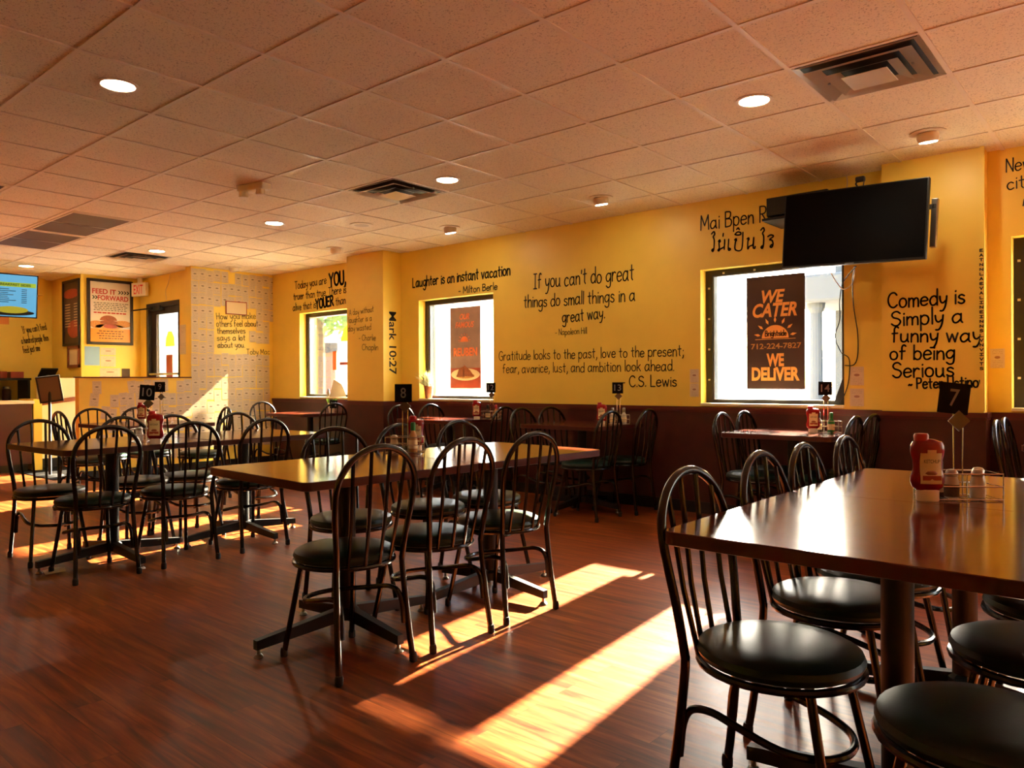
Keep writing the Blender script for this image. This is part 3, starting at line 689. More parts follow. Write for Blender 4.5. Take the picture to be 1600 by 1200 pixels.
table(-5.27, 3.01, .05, .9, .93, 'cherry laminate table at the left, rear half of the number 10 pair', g)
table(-7.50, 3.27, 0, .93, .93, 'square table behind the number 10 tables, before the slip-covered half wall', g)
table(-8.277, 5.66, 0, .82, .8, 'small table under the farthest window in the corner', g)
table(-5.743, 5.66, 0, .8, .8, 'window table under the sandwich banner, by the potted grass', g)
table(-4.02, 5.66, 0, .84, .8, 'dark window table under the gratitude quote, with the number 13 sign', g)
table(-2.09, 5.66, 0, .8, .8, 'window table under the catering banner, with the number 14 sign', g)
table(-.21, 5.66, 0, .82, .8, 'table cut by the right edge of the photograph, near the wall', g)

# ================================================================ CHAIRS
def make_chair(label, loc, rz, group):
    t = thing('dining_chair', label, 'chair', loc, rz, group)
    # seat cushion and ring
    bm = Lt([(.0, .43), (.19, .43), (.205, .438), (.211, .452), (.205, .467), (.185, .477), (.13, .484), (.06, .487), (.01, .488)], 36); obj('seat', bm, 'vinyl', t, True)
    obj('seat_ring', T([(.205*math.cos(2*PI*k/32), .205*math.sin(2*PI*k/32), .424) for k in range(32)], .0105, 8, closed=True), 'black', t, True)
    # bow
    def bow(s):   # s in -1..1
        return s
    half = [(-.188, .158, .43), (-.197, .163, .50), (-.208, .174, .585), (-.222, .184, .665), (-.234, .188, .73)]
    arc = []
    for k in range(1, 12):
        a = PI*k/12; z = .735+.175*math.sin(a); arc.append((-.236-.03*math.sin(a), .188*math.cos(a), z))
    other = [(x, -y, z) for x, y, z in half[::-1]]
    pts = spline(half+arc+other, 3)
    obj('back_bow', T(pts, .0128, 10), 'black', t, True)
    # spindles
    for yb, yt in ((-.10, -.125), (-.034, -.044), (.034, .044), (.10, .125)):
        zt = .735+.175*math.sqrt(max(0, 1-(yt/.188)**2)); xt = -.236-.03*math.sqrt(max(0, 1-(yt/.188)**2))
        xb = -math.sqrt(.205**2-yb**2)
        obj('spindle', T([(xb, yb, .425), (xb*.55+xt*.45-.004, yb*.6+yt*.4, .60), (xt, yt, zt)], .0078, 8), 'black', t, True)
    # legs
    for s in (-1, 1):
        a = obj('leg', T(spline([(-.188, s*.158, .44), (-.189, s*.160, .39), (-.200, s*.165, .27), (-.216, s*.172, .13), (-.232, s*.178, .02)], 4), .0128, 10), 'black', t, True)
        obj('foot_cap', Lt([(.012, 0), (.0165, .004), (.0165, .028), (.0135, .04)], 12, c=(-.2335, s*.1785, 0)), 'blackm', a, True)
        a = obj('leg', T([(.125, s*.125, .425), (.205, s*.168, .02)], .0118, 10), 'black', t, True)
        obj('foot_cap', Lt([(.012, 0), (.0155, .004), (.0155, .028), (.0125, .04)], 12, c=(.2065, s*.169, 0)), 'blackm', a, True)
    # horseshoe stretcher
    hs = [(-.210, .149, .165), (-.201, .146, .25), (-.178, .142, .294), (-.12, .141, .302), (-.04, .147, .285), (.06, .145, .262), (.135, .108, .25), (.172, .055, .247), (.183, 0, .246)]
    obj('stretcher', T(spline(hs+[(x, -y, z) for x, y, z in hs[-2::-1]], 4), .0105, 8), 'black', t, True)
    return t
CH = []
def chair_bow(bx, by, face, label, group, back=.27):
    """chair given by the place of its bow top and the direction it faces (degrees from +X)"""
    a = math.radians(face); CH.append((bx+back*math.cos(a), by+back*math.sin(a), a, label, group))
def chair_at(x, y, face, label, group): CH.append((x, y, math.radians(face), label, group))
gr = 'metal hoop-back chairs'
chair_at(-.765, 1.965, -1, 'nearest hoop-back chair, its dark green seat in full view at the lower right', gr)
chair_bow(-1.07, 2.565, 0, 'second hoop-back chair along the left side of the number 7 tables', gr)
chair_bow(-1.07, 2.985, 1, 'third hoop-back chair along the left side of the number 7 tables', gr)
chair_bow(-1.07, 3.50, 0, 'farthest hoop-back chair along the left side of the number 7 tables', gr)
chair_at(-.27, 1.80, 180, 'hoop-back chair at the lower right corner, only its round seat in the photograph', gr)
chair_at(-.24, 2.40, 180, 'hoop-back chair cut by the right edge, second seat beyond the corner one', gr)
chair_at(-.24, 2.92, 180, 'hoop-back chair cut by the right edge, third seat from the corner', gr)
chair_at(-2.615, 1.955, 176, 'hoop-back chair in the middle, nearest on the near side of the number 8 tables', gr)
chair_at(-2.60, 2.42, 178, 'hoop-back chair, second on the near side of the number 8 tables', gr)
chair_at(-2.60, 2.915, 176, 'hoop-back chair with a sunlit patch on its green seat, third on the near side', gr)
chair_bow(-3.47, 2.53, -18, 'hoop-back chair, first on the far side of the number 8 tables', gr)
chair_bow(-3.45, 2.98, -4, 'hoop-back chair behind the number 8 condiment rack', gr)
chair_bow(-3.43, 3.46, -6, 'hoop-back chair, farthest on the far side of the number 8 tables', gr)
chair_at(-4.99, 1.845, 179, 'hoop-back chair, nearest on the near side of the number 10 tables', gr)
chair_at(-4.98, 2.35, 179, 'hoop-back chair, second on the near side of the number 10 tables', gr)
chair_at(-5.00, 2.885, 181, 'hoop-back chair, third on the near side of the number 10 tables', gr)
chair_bow(-5.90, 1.83, -3, 'leftmost hoop-back chair in the photograph, at the end of the number 10 tables', gr)
chair_bow(-5.93, 2.40, 0, 'hoop-back chair, second on the far side of the number 10 tables', gr)
chair_bow(-5.93, 2.78, 0, 'hoop-back chair behind the number 10 ketchup bottle', gr)
chair_bow(-5.90, 3.31, 2, 'hoop-back chair, farthest on the far side of the number 10 tables', gr)
chair_bow(-7.55, 2.50, 92, 'hoop-back chair turned edge-on at the left end of the square table', gr)
chair_bow(-8.17, 3.02, 0, 'hoop-back chair before the half wall, left of two behind the square table', gr)
chair_bow(-8.17, 3.46, 0, 'hoop-back chair before the half wall, right of two behind the square table', gr)
chair_bow(-7.35, 4.02, -100, 'hoop-back chair turned edge-on at the right end of the square table', gr)
chair_bow(-9.02, 5.42, 2, 'hoop-back chair in the far corner against the slip-covered wall', gr)
chair_bow(-7.53, 5.50, 178, 'hoop-back chair before the column, right of the corner table', gr)
chair_bow(-6.30, 5.45, 0, 'hoop-back chair at the left of the table by the potted grass, nearer one', gr)
chair_bow(-6.27, 5.875, -2, 'hoop-back chair at the left of the table by the potted grass, nearer the wall', gr)
chair_bow(-4.96, 5.68, 182, 'hoop-back chair right of the table by the potted grass', gr)
chair_bow(-4.58, 5.46, 0, 'hoop-back chair left of the number 13 table, nearer one', gr)
chair_bow(-4.56, 5.88, -6, 'hoop-back chair left of the number 13 table, against the wall', gr)
chair_bow(-3.50, 5.36, 180, 'hoop-back chair right of the number 13 table, nearer one with green seat showing', gr)
chair_bow(-3.42, 5.84, 182, 'hoop-back chair right of the number 13 table, against the wall', gr)
chair_bow(-2.58, 5.48, 0, 'hoop-back chair left of the number 14 table, nearer one', gr)
chair_bow(-2.58, 5.89, 0, 'hoop-back chair left of the number 14 table, under the window', gr)
chair_bow(-1.58, 5.47, 180, 'hoop-back chair right of the number 14 table, nearer one', gr)
chair_bow(-1.57, 5.85, 176, 'hoop-back chair right of the number 14 table, against the wall', gr)
chair_bow(-.765, 5.40, 0, 'hoop-back chair at the right edge table, nearer of two', gr)
chair_bow(-.78, 5.83, 0, 'hoop-back chair at the right edge table, nearer the wall', gr)
_first = None
for (x, y, a, lb, g_) in CH:
    if _first is None: _first = make_chair(lb, (x, y, 0), a, g_)
    else: copy_tree(_first, lb, (x, y, 0), a)

# ================================================================ TABLE-TOP THINGS
def caddy(x, y, rz, lb, L=.2, W=.11):
    t = thing('condiment_rack', lb, 'rack', (x, y, TZ), rz, 'chrome condiment racks')
    hx, hy = L/2, W/2
    for z in (.004, .045, .085):
        obj('rail', T([(-hx, -hy, z), (hx, -hy, z), (hx, hy, z), (-hx, hy, z)], .0025, 6, closed=True), 'chrome', t, True)
    bm = bmesh.new()
    for a in (-hx, 0, hx):
        for b in (-hy, hy): tube(bm, [(a, b, .0), (a, b, .086)], .0022, 6)
    for k in range(5): tube(bm, [(-hx+L*k/4, -hy, .004), (-hx+L*k/4, hy, .004)], .0018, 5)
    obj('wire_uprights', bm, 'chrome', t, True)
    pts = [(-.012, 0, .004), (-.012, 0, .27)] + [(.014*math.cos(a)-.0+.002, 0, .285+.017*math.sin(a)) for a in [PI*1.15-PI*1.3*k/10 for k in range(11)]] + [(.016, 0, .27), (.016, 0, .004)]
    obj('stem', T(pts, .0025, 6), 'chrome', t, True)
    bm = bmesh.new(); box(bm, -.024, .024, -.003, .003, -.024, .024, mx=Matrix.Translation((.002, -.006, .252)) @ Matrix.Rotation(PI/4, 4, 'Y')); obj('clip_plate', bm, 'clip', t)
    return t
def number_sign(x, y, rz, n, lb, tilt=0.0, z=.275):
    t = thing('table_number_sign', lb, 'sign', (x, y, TZ+z), rz, 'black table number cards')
    mx = Matrix.Rotation(tilt, 4, 'Y')
    obj('card', bevel(B(-.048, .048, -.0015, .0015, 0, .1, mx=mx), .001, 1), 'card', t)
    bm = bmesh.new(); font_bm(bm, n, .03*len(n) if n != '1' else .012, .056, .006 if len(n) < 2 else .004, center=True, y0=.024); paint('numeral', bm, mx @ plane_mx((0, -.0022, 0), (1, 0, 0), (0, 0, 1)), 'num', t)
    return t
def ketchup(x, y, rz, lb, s=1.0):
    t = thing('ketchup_bottle', lb, 'bottle', (x, y, TZ), rz, 'squeeze ketchup bottles'); t.scale = (s, s, s)
    prof = [(.034, .034), (.045, .044), (.05, .06), (.0495, .075), (.0445, .09), (.0425, .105), (.0435, .125), (.048, .14), (.05, .155), (.0485, .17), (.042, .182), (.024, .188), (.016, .19)]
    obj('body', Lt(prof, 28, sx=1.0, sy=.62), 'red', t, True)
    obj('cap', Lt([(.031, 0), (.033, .002), (.033, .03), (.030, .036)], 24, sy=.8), 'cap', t, True)
    obj('top_knob', Lt([(.02, .184), (.021, .2), (.018, .206), (.008, .207)], 18, c=(-.018, 0, 0)), 'redcap', t, True)
    def surf(u, z):     # point on the flattened body front
        for (r0, z0), (r1, z1) in zip(prof, prof[1:]):
            if z0 <= z <= z1: r = r0+(r1-r0)*(z-z0)/(z1-z0); break
        y_ = -r*.62*math.sqrt(max(.05, 1-(u/r)**2)); return (u, y_-.0012, z)
    def patch(nm, u0, u1, z0, z1, m):
        bm = bmesh.new(); V = [[bm.verts.new(surf(u0+(u1-u0)*i/8, z0+(z1-z0)*j/8)) for i in range(9)] for j in range(9)]
        for j in range(8):
            for i in range(8): bm.faces.new((V[j][i], V[j][i+1], V[j+1][i+1], V[j+1][i]))
        return obj(nm, bm, m, t, True)
    lbm = patch('label_panel', -.031, .031, .055, .148, 'label'); lbm['label'] = 'cream label with a burger picture'
    patch('label_tab', -.013, .013, .148, .158, 'label')
    bm = bmesh.new(); font_bm(bm, 'KETCHUP', .046, .011, .004, center=True); o = paint('lettering', bm, plane_mx((0, -.0305, .118), (1, 0, 0), (0, -.02, 1)), 'print_black', lbm)
    bm = bmesh.new(); lathe(bm, [(.018, 0), (.02, .004), (.014, .012), (.004, .016)], 14, c=(0, -.0245, .082), sy=.35); obj('burger_picture', bm, 'bun', lbm, True)
    bm = bmesh.new(); box(bm, -.027, .027, -.0318, -.0305, .066, .08); obj('picture_band', bm, 'rust', lbm)
    return t
def hot_sauce(x, y, lb, m='amber', cap='green', h=1.0):
    t = thing('sauce_bottle', lb, 'bottle', (x, y, TZ), 0, None); t.scale = (1, 1, h)
    obj('body', Lt([(.022, 0), (.024, .004), (.024, .085), (.021, .098), (.0125, .115), (.011, .135)], 20), m, t, True)
    obj('cap', Lt([(.0125, .122), (.0135, .124), (.0135, .162), (.011, .166)], 16), cap, t, True)
    obj('label_band', Lt([(.0246, .025), (.0247, .026), (.0247, .07), (.0246, .071)], 20), 'label', t, True)
    return t
def shaker(x, y, lb, fill, z=0):
    t = thing('shaker', lb, 'shaker', (x, y, TZ+z+.006), 0)
    obj('jar', Lt([(.02, 0), (.022, .003), (.022, .05), (.018, .064), (.0165, .07)], 16), 'clear', t, True)
    obj('filling', Lt([(.0224, .004), (.0226, .005), (.0226, .042), (.0224, .043)], 16), fill, t, True)
    obj('cap', Lt([(.018, .068), (.0185, .07), (.0185, .082), (.013, .09), (.004, .092)], 16), 'steel', t, True)
    return t
# number 7
p = atz(1490, 782, TZ); r7 = math.radians(36)
cx, cy_ = p.x, p.y+.06
caddy(cx, cy_, r7, 'chrome condiment rack holding the number 7 sign', .22, .12)
number_sign(cx-.012, cy_-.014, r7, '7', 'black card with a grey 7 clipped above the nearest condiment rack', .12)
k7 = atz(1448, 783, TZ); ketchup(k7.x, k7.y+.01, r7, 'large red ketchup bottle with a cream label in front of the number 7 rack', 1.04)
def off(cx, cy_, rz, a, b): return cx+a*math.cos(rz)-b*math.sin(rz), cy_+a*math.sin(rz)+b*math.cos(rz)
x, y = off(cx, cy_, r7, .05, -.025); shaker(x, y, 'glass salt shaker with a steel cap at the front of the number 7 rack', 'salt')
x, y = off(cx, cy_, r7, .08, .03); shaker(x, y, 'glass salt shaker behind the front one in the number 7 rack', 'salt')
x, y = off(cx, cy_, r7, -.03, -.025); shaker(x, y, 'pepper shaker beside the ketchup in the number 7 rack', 'pepper')
x, y = off(cx, cy_, r7, -.045, .03); hot_sauce(x, y, 'dark sauce bottle half hidden in the number 7 rack', 'pepper', 'blackm', .72)
# number 8
p = atz(622, 708, TZ); cx, cy_ = p.x, p.y+.05; r8 = math.radians(35)
caddy(cx, cy_, r8, 'chrome condiment rack holding the number 8 sign', .19, .11)
x, y = off(cx, cy_, r8, -.035, 0); number_sign(cx+.002, cy_-.012, r8, '8', 'black card with a grey 8 above the middle condiment rack')
x, y = off(cx, cy_, r8, .05, -.02); hot_sauce(x, y, 'pale sauce bottle with a green neck in the number 8 rack')
x, y = off(cx, cy_, r8, .04, .095); ketchup(x, y, r8+.2, 'red ketchup bottle behind the green-necked sauce bottle', .95)
x, y = off(cx, cy_, r8, -.055, -.02); shaker(x, y, 'pepper shaker at the left of the number 8 rack', 'pepper')
# number 10
p = atz(225, 690, TZ); cx, cy_ = p.x, p.y+.03; r10 = math.radians(50)
caddy(cx, cy_, r10, 'chrome condiment rack holding the number 10 sign', .19, .11)
number_sign(cx+.002, cy_-.012, r10, '10', 'black card with a grey 10, tilted, above the rack at the left', .08)
k = atz(243, 694, TZ); ketchup(k.x, k.y, r10, 'red ketchup bottle beside the number 10 rack', 1.02)
x, y = off(cx, cy_, r10, .04, .0); hot_sauce(x, y, 'black-capped dark sauce bottle behind the number 10 ketchup', 'pepper', 'blackm', 1.1)
x, y = off(cx, cy_, r10, -.05, -.02); shaker(x, y, 'salt shaker in the number 10 rack', 'salt')
# number 9 on the square table
p = atz(236, 661, TZ); caddy(p.x, p.y+.1, r10, 'chrome condiment rack on the square table behind number 10'); number_sign(p.x, p.y+.088, r10, '9', 'small black number card half hidden behind the number 10 card', 0, .3)
k = atz(214, 660, TZ); ketchup(k.x, k.y+.05, r10, 'small red ketchup bottle on the square table behind the number 10 rack', .95)
# window tables
def set_window(px, py, n, lb_t, kx, sign_label, extra):
    p = atz(px, py, TZ); p.y = 5.72; p.x = ray(px, 620).x/ray(px, 620).y*5.72; rr = math.radians(30)
    caddy(p.x, p.y, rr, 'chrome condiment rack on ' + lb_t); number_sign(p.x+.002, p.y-.012, rr, n, sign_label)
    q = ray(kx, 620).x/ray(kx, 620).y*5.62
    ketchup(q, 5.62, rr, 'red ketchup bottle on ' + lb_t, .95)
    for a, b, l, m, c in extra:
        x, y = off(p.x, p.y, rr, a, b); hot_sauce(x, y, l, m, c, .9)
set_window(768, 655, '12', 'the window table by the potted grass', 745, 'small black card with a grey 12 at the window sill', [(.05, -.02, 'orange sauce bottle in the number 12 rack', 'amber', 'redcap'), (-.04, 0, 'dark bottle at the left of the number 12 rack', 'pepper', 'blackm')])
set_window(966, 660, '13', 'the dark table under the gratitude quote', 940, 'small black card with a grey 13 under the author name', [(.05, -.02, 'pale bottle at the right of the number 13 rack', 'clear', 'steel'), (-.05, -.02, 'pale bottle at the left of the number 13 rack', 'clear', 'steel')])
set_window(1290, 668, '14', 'the window table under the catering banner', 1270, 'small black card with a grey 14 against the bright window', [(.03, -.035, 'green-capped sauce bottle in the number 14 rack', 'green', 'green'), (-.05, 0, 'dark bottle in the number 14 rack', 'pepper', 'blackm')])
number_sign(-7.90, 5.75, math.radians(40), '11', 'small black card with a grey 11 on the corner table', 0, .06)
t = thing('potted_plant', 'white cup with a small green plant on the corner table under the farthest window', 'plant', (-8.08, 5.85, TZ))
obj('cup', Lt([(.03, 0), (.034, .004), (.05, .12), (.047, .122), (.04, .1)], 18), 'white', t, True)
rnd = random.Random(5); bm = bmesh.new()
for k in range(40):
    a = rnd.uniform(0, 2*PI); L = rnd.uniform(.04, .1); d = Vector((math.cos(a)*.6, math.sin(a)*.6, 1)).normalized(); n = d.orthogonal().normalized()*.014; b = Vector((math.cos(a)*.02, math.sin(a)*.02, .1))
    bm.faces.new([bm.verts.new(b+v) for v in (d*0, d*L*.5+n, d*L, d*L*.5-n)])
obj('foliage', bm, 'leaf', t)

# ================================================================ PAINTED QUOTES
def quote(parent, label, plane, lines, m='ink', eps=.0025, name='painted_quote'):
    """lines: (text, left px, right px, cap height, stroke[, 'font', bold]) ; plane: ('y', v) or ('x', v)"""
    bm = bmesh.new(); f = aty if plane[0] == 'y' else atx
    for k, L in enumerate(lines):
        a = f(*L[1], plane[1]); b = f(*L[2], plane[1]); u = (b-a); wd = u.length
        n = Vector((0, -1, 0)) if plane[0] == 'y' else Vector((1, 0, 0))
        tb = bmesh.new()
        if len(L) > 5: font_bm(tb, L[0], wd, L[3], L[6])
        else: hand_line(tb, L[0], wd, L[3], L[4], seed=k*7+len(L[0]))
        mx = plane_mx(a+n*eps, u, Vector((0, 0, 1)))
        me = bpy.data.meshes.new('tmp')
        for v in tb.verts: v.co = mx @ v.co
        tb.to_mesh(me); tb.free(); bm.from_mesh(me); bpy.data.meshes.remove(me)
    me = bpy.data.meshes.new(name); bm.to_mesh(me); bm.free(); me.materials.append(M[m])
    o = bpy.data.objects.new(name, me); C.objects.link(o); o.parent = parent; o['label'] = label
    return o
quote(wall_r, 'painted quote on laughter above the banner window', ('y', WY), [
    ('Laughter is an instant vacation', (645, 449), (797, 430), .115, .017), ('- Milton Berle', (717, 459), (777, 452), .075, .011)])
quote(wall_r, 'painted quote on small things done in a great way', ('y', WY), [
    ("If you can't do great", (834, 451), (990, 437), .15, .0125), ('things do small things in a', (819, 481), (992, 470), .125, .0115),
    ('great way.', (879, 504), (945, 497), .115, .0115), ('- Napoleon Hill', (868, 524), (917, 521), .06, .005)])
quote(wall_r, 'painted quote on gratitude and the past', ('y', WY), [
    ('Gratitude looks to the past, love to the present;', (780, 563), (1068, 556), .098, .0085),
    ('fear, avarice, lust, and ambition look ahead.', (786, 583), (1053, 579), .098, .0085), ('- C.S. Lewis', (972, 604), (1057, 604), .1, .0105)])
quote(wall_r, 'painted foreign phrase above the catering window', ('y', WY), [
    ('Mai Bpen Rai', (1095, 360), (1216, 343), .125, .011), ('THAI', (1110, 393), (1209, 387), .18, .0125)])
quote(wall_r, 'painted quote on comedy on the pilaster', ('y', 5.98), [
    ('Comedy is', (1388, 481), (1507, 474), .108, .012), ('Simply a', (1393, 510), (1504, 504), .108, .012), ('funny way', (1394, 535), (1533, 533), .104, .012),
    ('of being', (1391, 562), (1491, 561), .104, .012), ('Serious', (1395, 590), (1490, 588), .104, .012), ('~ Peter Ustinov', (1420, 607), (1538, 605), .075, .011)])
quote(wall_r, 'start of a painted quote cut by the right edge', ('y', WY), [
    ('New', (1572, 269), (1612, 263), .09, .008), ('citi', (1574, 297), (1606, 292), .085, .008), ('i', (1597, 322), (1599, 322), .08, .008)])
quote(wall_r, 'painted quote on being yourself above the far window', ('y', WY), [
    ('Today you are', (461, 452), (510, 443), .105, .012), ('YOU,', (515, 448), (540, 443), .17, .034), ('truer than true. There is no', (459, 469), (552, 456), .1, .012),
    ('alive that is', (458, 486), (494, 481), .1, .012), ('YOUER', (494, 483), (521, 477), .13, .03), ('than you', (525, 477), (556, 471), .1, .012)])
quote(wall_r, 'painted quote on laughter on the column', ('y', 5.855), [
    ('A day without', (546, 493), (584, 487), .07, .006), ('laughter is a', (545, 505), (581, 501), .07, .006), ('day wasted', (544, 518), (580, 515), .07, .006),
    ('- Charlie', (561, 532), (587, 532), .07, .006), ('Chaplin', (566, 547), (591, 547), .07, .006)], 'ink2')
# vertical verse on the side of the column
bm = bmesh.new(); a = atx(612, 487, -7.055); b = atx(612, 585, -7.055)
font_bm(bm, 'Mark 10:27', (a-b).length, .115, .016)
paint('painted_quote', bm, plane_mx((-7.053, a.y-.045, a.z), (0, 0, -1), (0, 1, 0)), 'ink', wall_r, 'bold vertical Mark 10:27 lettering on the column side')
# column of small dark marks down the pilaster edge
bm = bmesh.new(); rnd = random.Random(9)
for k in range(26):
    z = 2.03-k*.032; hand_line(bm, rnd.choice('LVNSTAIE'), .018, .016, .006, x0=0, y0=z, seed=k)
paint('painted_marks', bm, plane_mx((-.932, 5.953, 0), (1, 0, 0), (0, 0, 1)), 'ink', wall_r, 'column of small dark marks on the pilaster edge')
quote(wall_e, 'painted quote on how you make others feel among the slips', ('x', -9.9), [
    ('How you make', (338, 499), (399, 498), .085, .007), ('others feel about', (338, 510.5), (403, 510), .085, .007), ('themselves', (339, 521.5), (383, 521), .08, .007),
    ('says a lot', (339, 532), (383, 532), .08, .007), ('about you.', (340, 543.5), (382, 543), .08, .007), ('Toby Mac', (385, 553.5), (421, 553.5), .075, .0065)], eps=.006)
quote(wall_k, 'faded painted quote on feeding people, on the kitchen wall', ('x', XF), [
    ("If you can't feed", (36, 521), (73, 515), .1, .008), ('a hundred people then', (34, 537), (76, 532), .1, .008), ('feed just one', (37, 552), (63, 548), .1, .008)], 'ink2')

# ================================================================ PAPER SLIPS AND NOTICES
def sheet_mesh(name, w_, h_, m):
    bm = bmesh.new(); uv = bm.loops.layers.uv.new('UVMap')
    nx, nz = 2, 4; V = [[bm.verts.new((.0, -w_/2+w_*i/nx, -h_*j/nz)) for i in range(nx+1)] for j in range(nz+1)]
    for j in range(nz+1):
        for i in range(nx+1): V[j][i].co.x = .0015+.0035*(j/nz)**2
    for j in range(nz):
        for i in range(nx):
            f = bm.faces.new((V[j+1][i], V[j+1][i+1], V[j][i+1], V[j][i]))
            for lp, (uu, vv) in zip(f.loops, ((i, j+1), (i+1, j+1), (i+1, j), (i, j))): lp[uv].uv = (uu/nx, 1-vv/nz)
    ex = bmesh.ops.extrude_face_region(bm, geom=bm.faces[:])
    for v in [g_ for g_ in ex['geom'] if isinstance(g_, bmesh.types.BMVert)]: v.co.x -= .0012
    me = bpy.data.meshes.new(name); bmesh.ops.recalc_face_normals(bm, faces=bm.faces[:]); bm.to_mesh(me); bm.free(); me.materials.append(M[m]); return me
slip_me = sheet_mesh('order_slip', .104, .158, 'slip')
def slip(y, z, tilt, label, group):
    o = bpy.data.objects.new('order_slip', slip_me); C.objects.link(o); o.location = (-9.9, y, z); o.rotation_euler = (tilt, 0, 0)
    return tag(o, label, 'paper slip', group)
rnd = random.Random(11)
cols = 12; y0 = 4.96
for c in range(cols):
    for r in range(15):
        y = y0+c*.1065-.0; z = CE-.03-r*.163
        if z < .3: continue
        q = (y-y0)
        pxq = 310+ (y-5.0)*100
        # bare patches round the painted quote
        zm = z-.079
        inq = 5.22 < y < 5.88 and 1.86 < zm < 2.19
        inq = inq or (5.22 < y < 5.72 and 1.58 < zm <= 1.88) or (5.66 < y < 6.08 and 1.50 < zm < 1.70)
        if c == 11 and r > 3: continue
        if c == 5 and r == 0: continue
        if inq: continue
        slip(y+rnd.uniform(-.005, .005), z+rnd.uniform(-.012, .012), rnd.uniform(-.03, .03), 'printed paper slip taped in the rows covering the tall end wall', 'slips on the tall end wall')
for c in range(13):
    for r in range(6):
        y = 3.69+c*.106; z = 1.21-r*.172
        if c < 5 and rnd.random() < .26: continue
        if c >= 5 and rnd.random() < .06: continue
        slip(y+rnd.uniform(-.012, .012)*(2 if c < 5 else .5), z+rnd.uniform(-.02, .02), rnd.uniform(-.16, .16) if c < 5 else rnd.uniform(-.05, .05), 'printed paper slip taped to the yellow half wall', 'slips on the half wall')
def wall_sheet(p0, p1, plane, m, label, name='paper_notice', cat='notice', group=None, th=.002):
    f = aty if plane[0] == 'y' else atx
    a, b = f(*p0, plane[1]), f(*p1, plane[1])
    bm = bmesh.new(); uv = bm.loops.layers.uv.new('UVMap')
    if plane[0] == 'y': P = [(a.x, plane[1], b.z), (b.x, plane[1], b.z), (b.x, plane[1], a.z), (a.x, plane[1], a.z)]; d = Vector((0, -th, 0))
    else: P = [(plane[1], a.y, b.z), (plane[1], b.y, b.z), (plane[1], b.y, a.z), (plane[1], a.y, a.z)]; d = Vector((th, 0, 0))
    c = sum((Vector(p) for p in P), Vector())/4
    V0 = [bm.verts.new(Vector(p)-c+d*.2) for p in P]; V1 = [bm.verts.new(Vector(p)-c+d) for p in P]
    f_ = bm.faces.new(V1)
    for lp, q in zip(f_.loops, ((0, 0), (1, 0), (1, 1), (0, 1))): lp[uv].uv = q
    bm.faces.new(V0[::-1])
    for i in range(4): bm.faces.new((V0[i], V0[(i+1) % 4], V1[(i+1) % 4], V1[i]))
    o = obj(name, bm, m, None, loc=c); return tag(o, label, cat, group)
wall_sheet((1078, 577), (1092, 598), ('y', WY), 'notice', 'upper of two paper notices left of the catering window')
wall_sheet((1078, 599), (1092, 620), ('y', WY), 'notice', 'lower of two paper notices left of the catering window')
wall_sheet((1328, 573), (1350, 602), ('y', WY), 'notice', 'upper of two paper notices right of the catering window')
wall_sheet((1328, 607), (1350, 635), ('y', WY), 'notice', 'lower of two paper notices right of the catering window')
wall_sheet((1547, 545), (1570, 575), ('y', WY), 'notice', 'paper notice between the pilaster and the right edge window')
wall_sheet((280, 508), (296, 553), ('y', 5.03), 'sheet', 'tall typed sheet on the wall right of the entry door', 'typed_sheet', 'sheet')
wall_sheet((291, 569), (299, 588), ('y', 5.03), 'rust', 'small red card low on the wall right of the entry door', 'red_card', 'card')
wall_sheet((132, 541), (156, 571), ('x', -11.75), 'blue_paper', 'pale blue flyer pinned below the framed food poster', 'flyer', 'flyer')
wall_sheet((157, 543), (181, 555), ('x', -11.75), 'notice', 'white flyer with a black picture, upper middle under the food poster', 'flyer', 'flyer')
wall_sheet((157, 556), (181, 573), ('x', -11.75), 'notice', 'white flyer with two dark blocks, lower middle under the food poster', 'flyer', 'flyer')
wall_sheet((156, 575), (188, 589), ('x', -11.75), 'notice', 'wide flyer resting on the half wall under the food poster', 'flyer', 'flyer')
wall_sheet((190, 576), (203, 589), ('x', -11.75), 'dark_photo', 'small dark photograph beside the flyers on the notice wall', 'photograph', 'photo')
# framed sheet on the slip wall
t = thing('framed_sheet', 'sheet in a thin red frame hung over the slips on the tall end wall', 'frame', (0, 0, 0))
a, b = atx(352, 470, -9.9), atx(385, 493, -9.9)
obj('frame', B(-9.895, -9.885, a.y, b.y, b.z, a.z), 'rust', t); obj('print', B(-9.885, -9.883, a.y+.012, b.y-.012, b.z+.012, a.z-.012), 'label', t)

# ================================================================ POSTERS
# framed food poster on the notice wall
pt = thing('framed_poster', 'large framed food poster with red headline beside the exit sign', 'poster', (-11.75, 0, 0))
Y0, Y1, Z0, Z1 = 4.275, 4.915, 1.735, 2.69
bm = bmesh.new(); f = .04
for a in ((Y0, Y1, Z0, Z0+f), (Y0, Y1, Z1-f, Z1), (Y0, Y0+f, Z0+f, Z1-f), (Y1-f, Y1, Z0+f, Z1-f)): box(bm, 0.002, .03, *a)
obj('frame', bm, 'frame', pt)
obj('print', B(.002, .014, Y0+f, Y1-f, Z0+f, Z1-f), 'print_bg', pt)
def pm(x): return plane_mx((x, Y0+f, Z0+f), (0, 1, 0), (0, 0, 1))
PW, PH = Y1-Y0-2*f, Z1-Z0-2*f
paint('orange_panel', box(bmesh.new(), 0, PW, 0, PH*.225, 0, .001), pm(.0145), 'print_orange', pt)
bm = bmesh.new(); font_bm(bm, 'FEED IT', .33, .075, .03, x0=.03, y0=PH*.80); font_bm(bm, 'FORWARD', .43, .075, .03, x0=.105, y0=PH*.695); paint('headline', bm, pm(.0155), 'print_red', pt)
bm = bmesh.new()
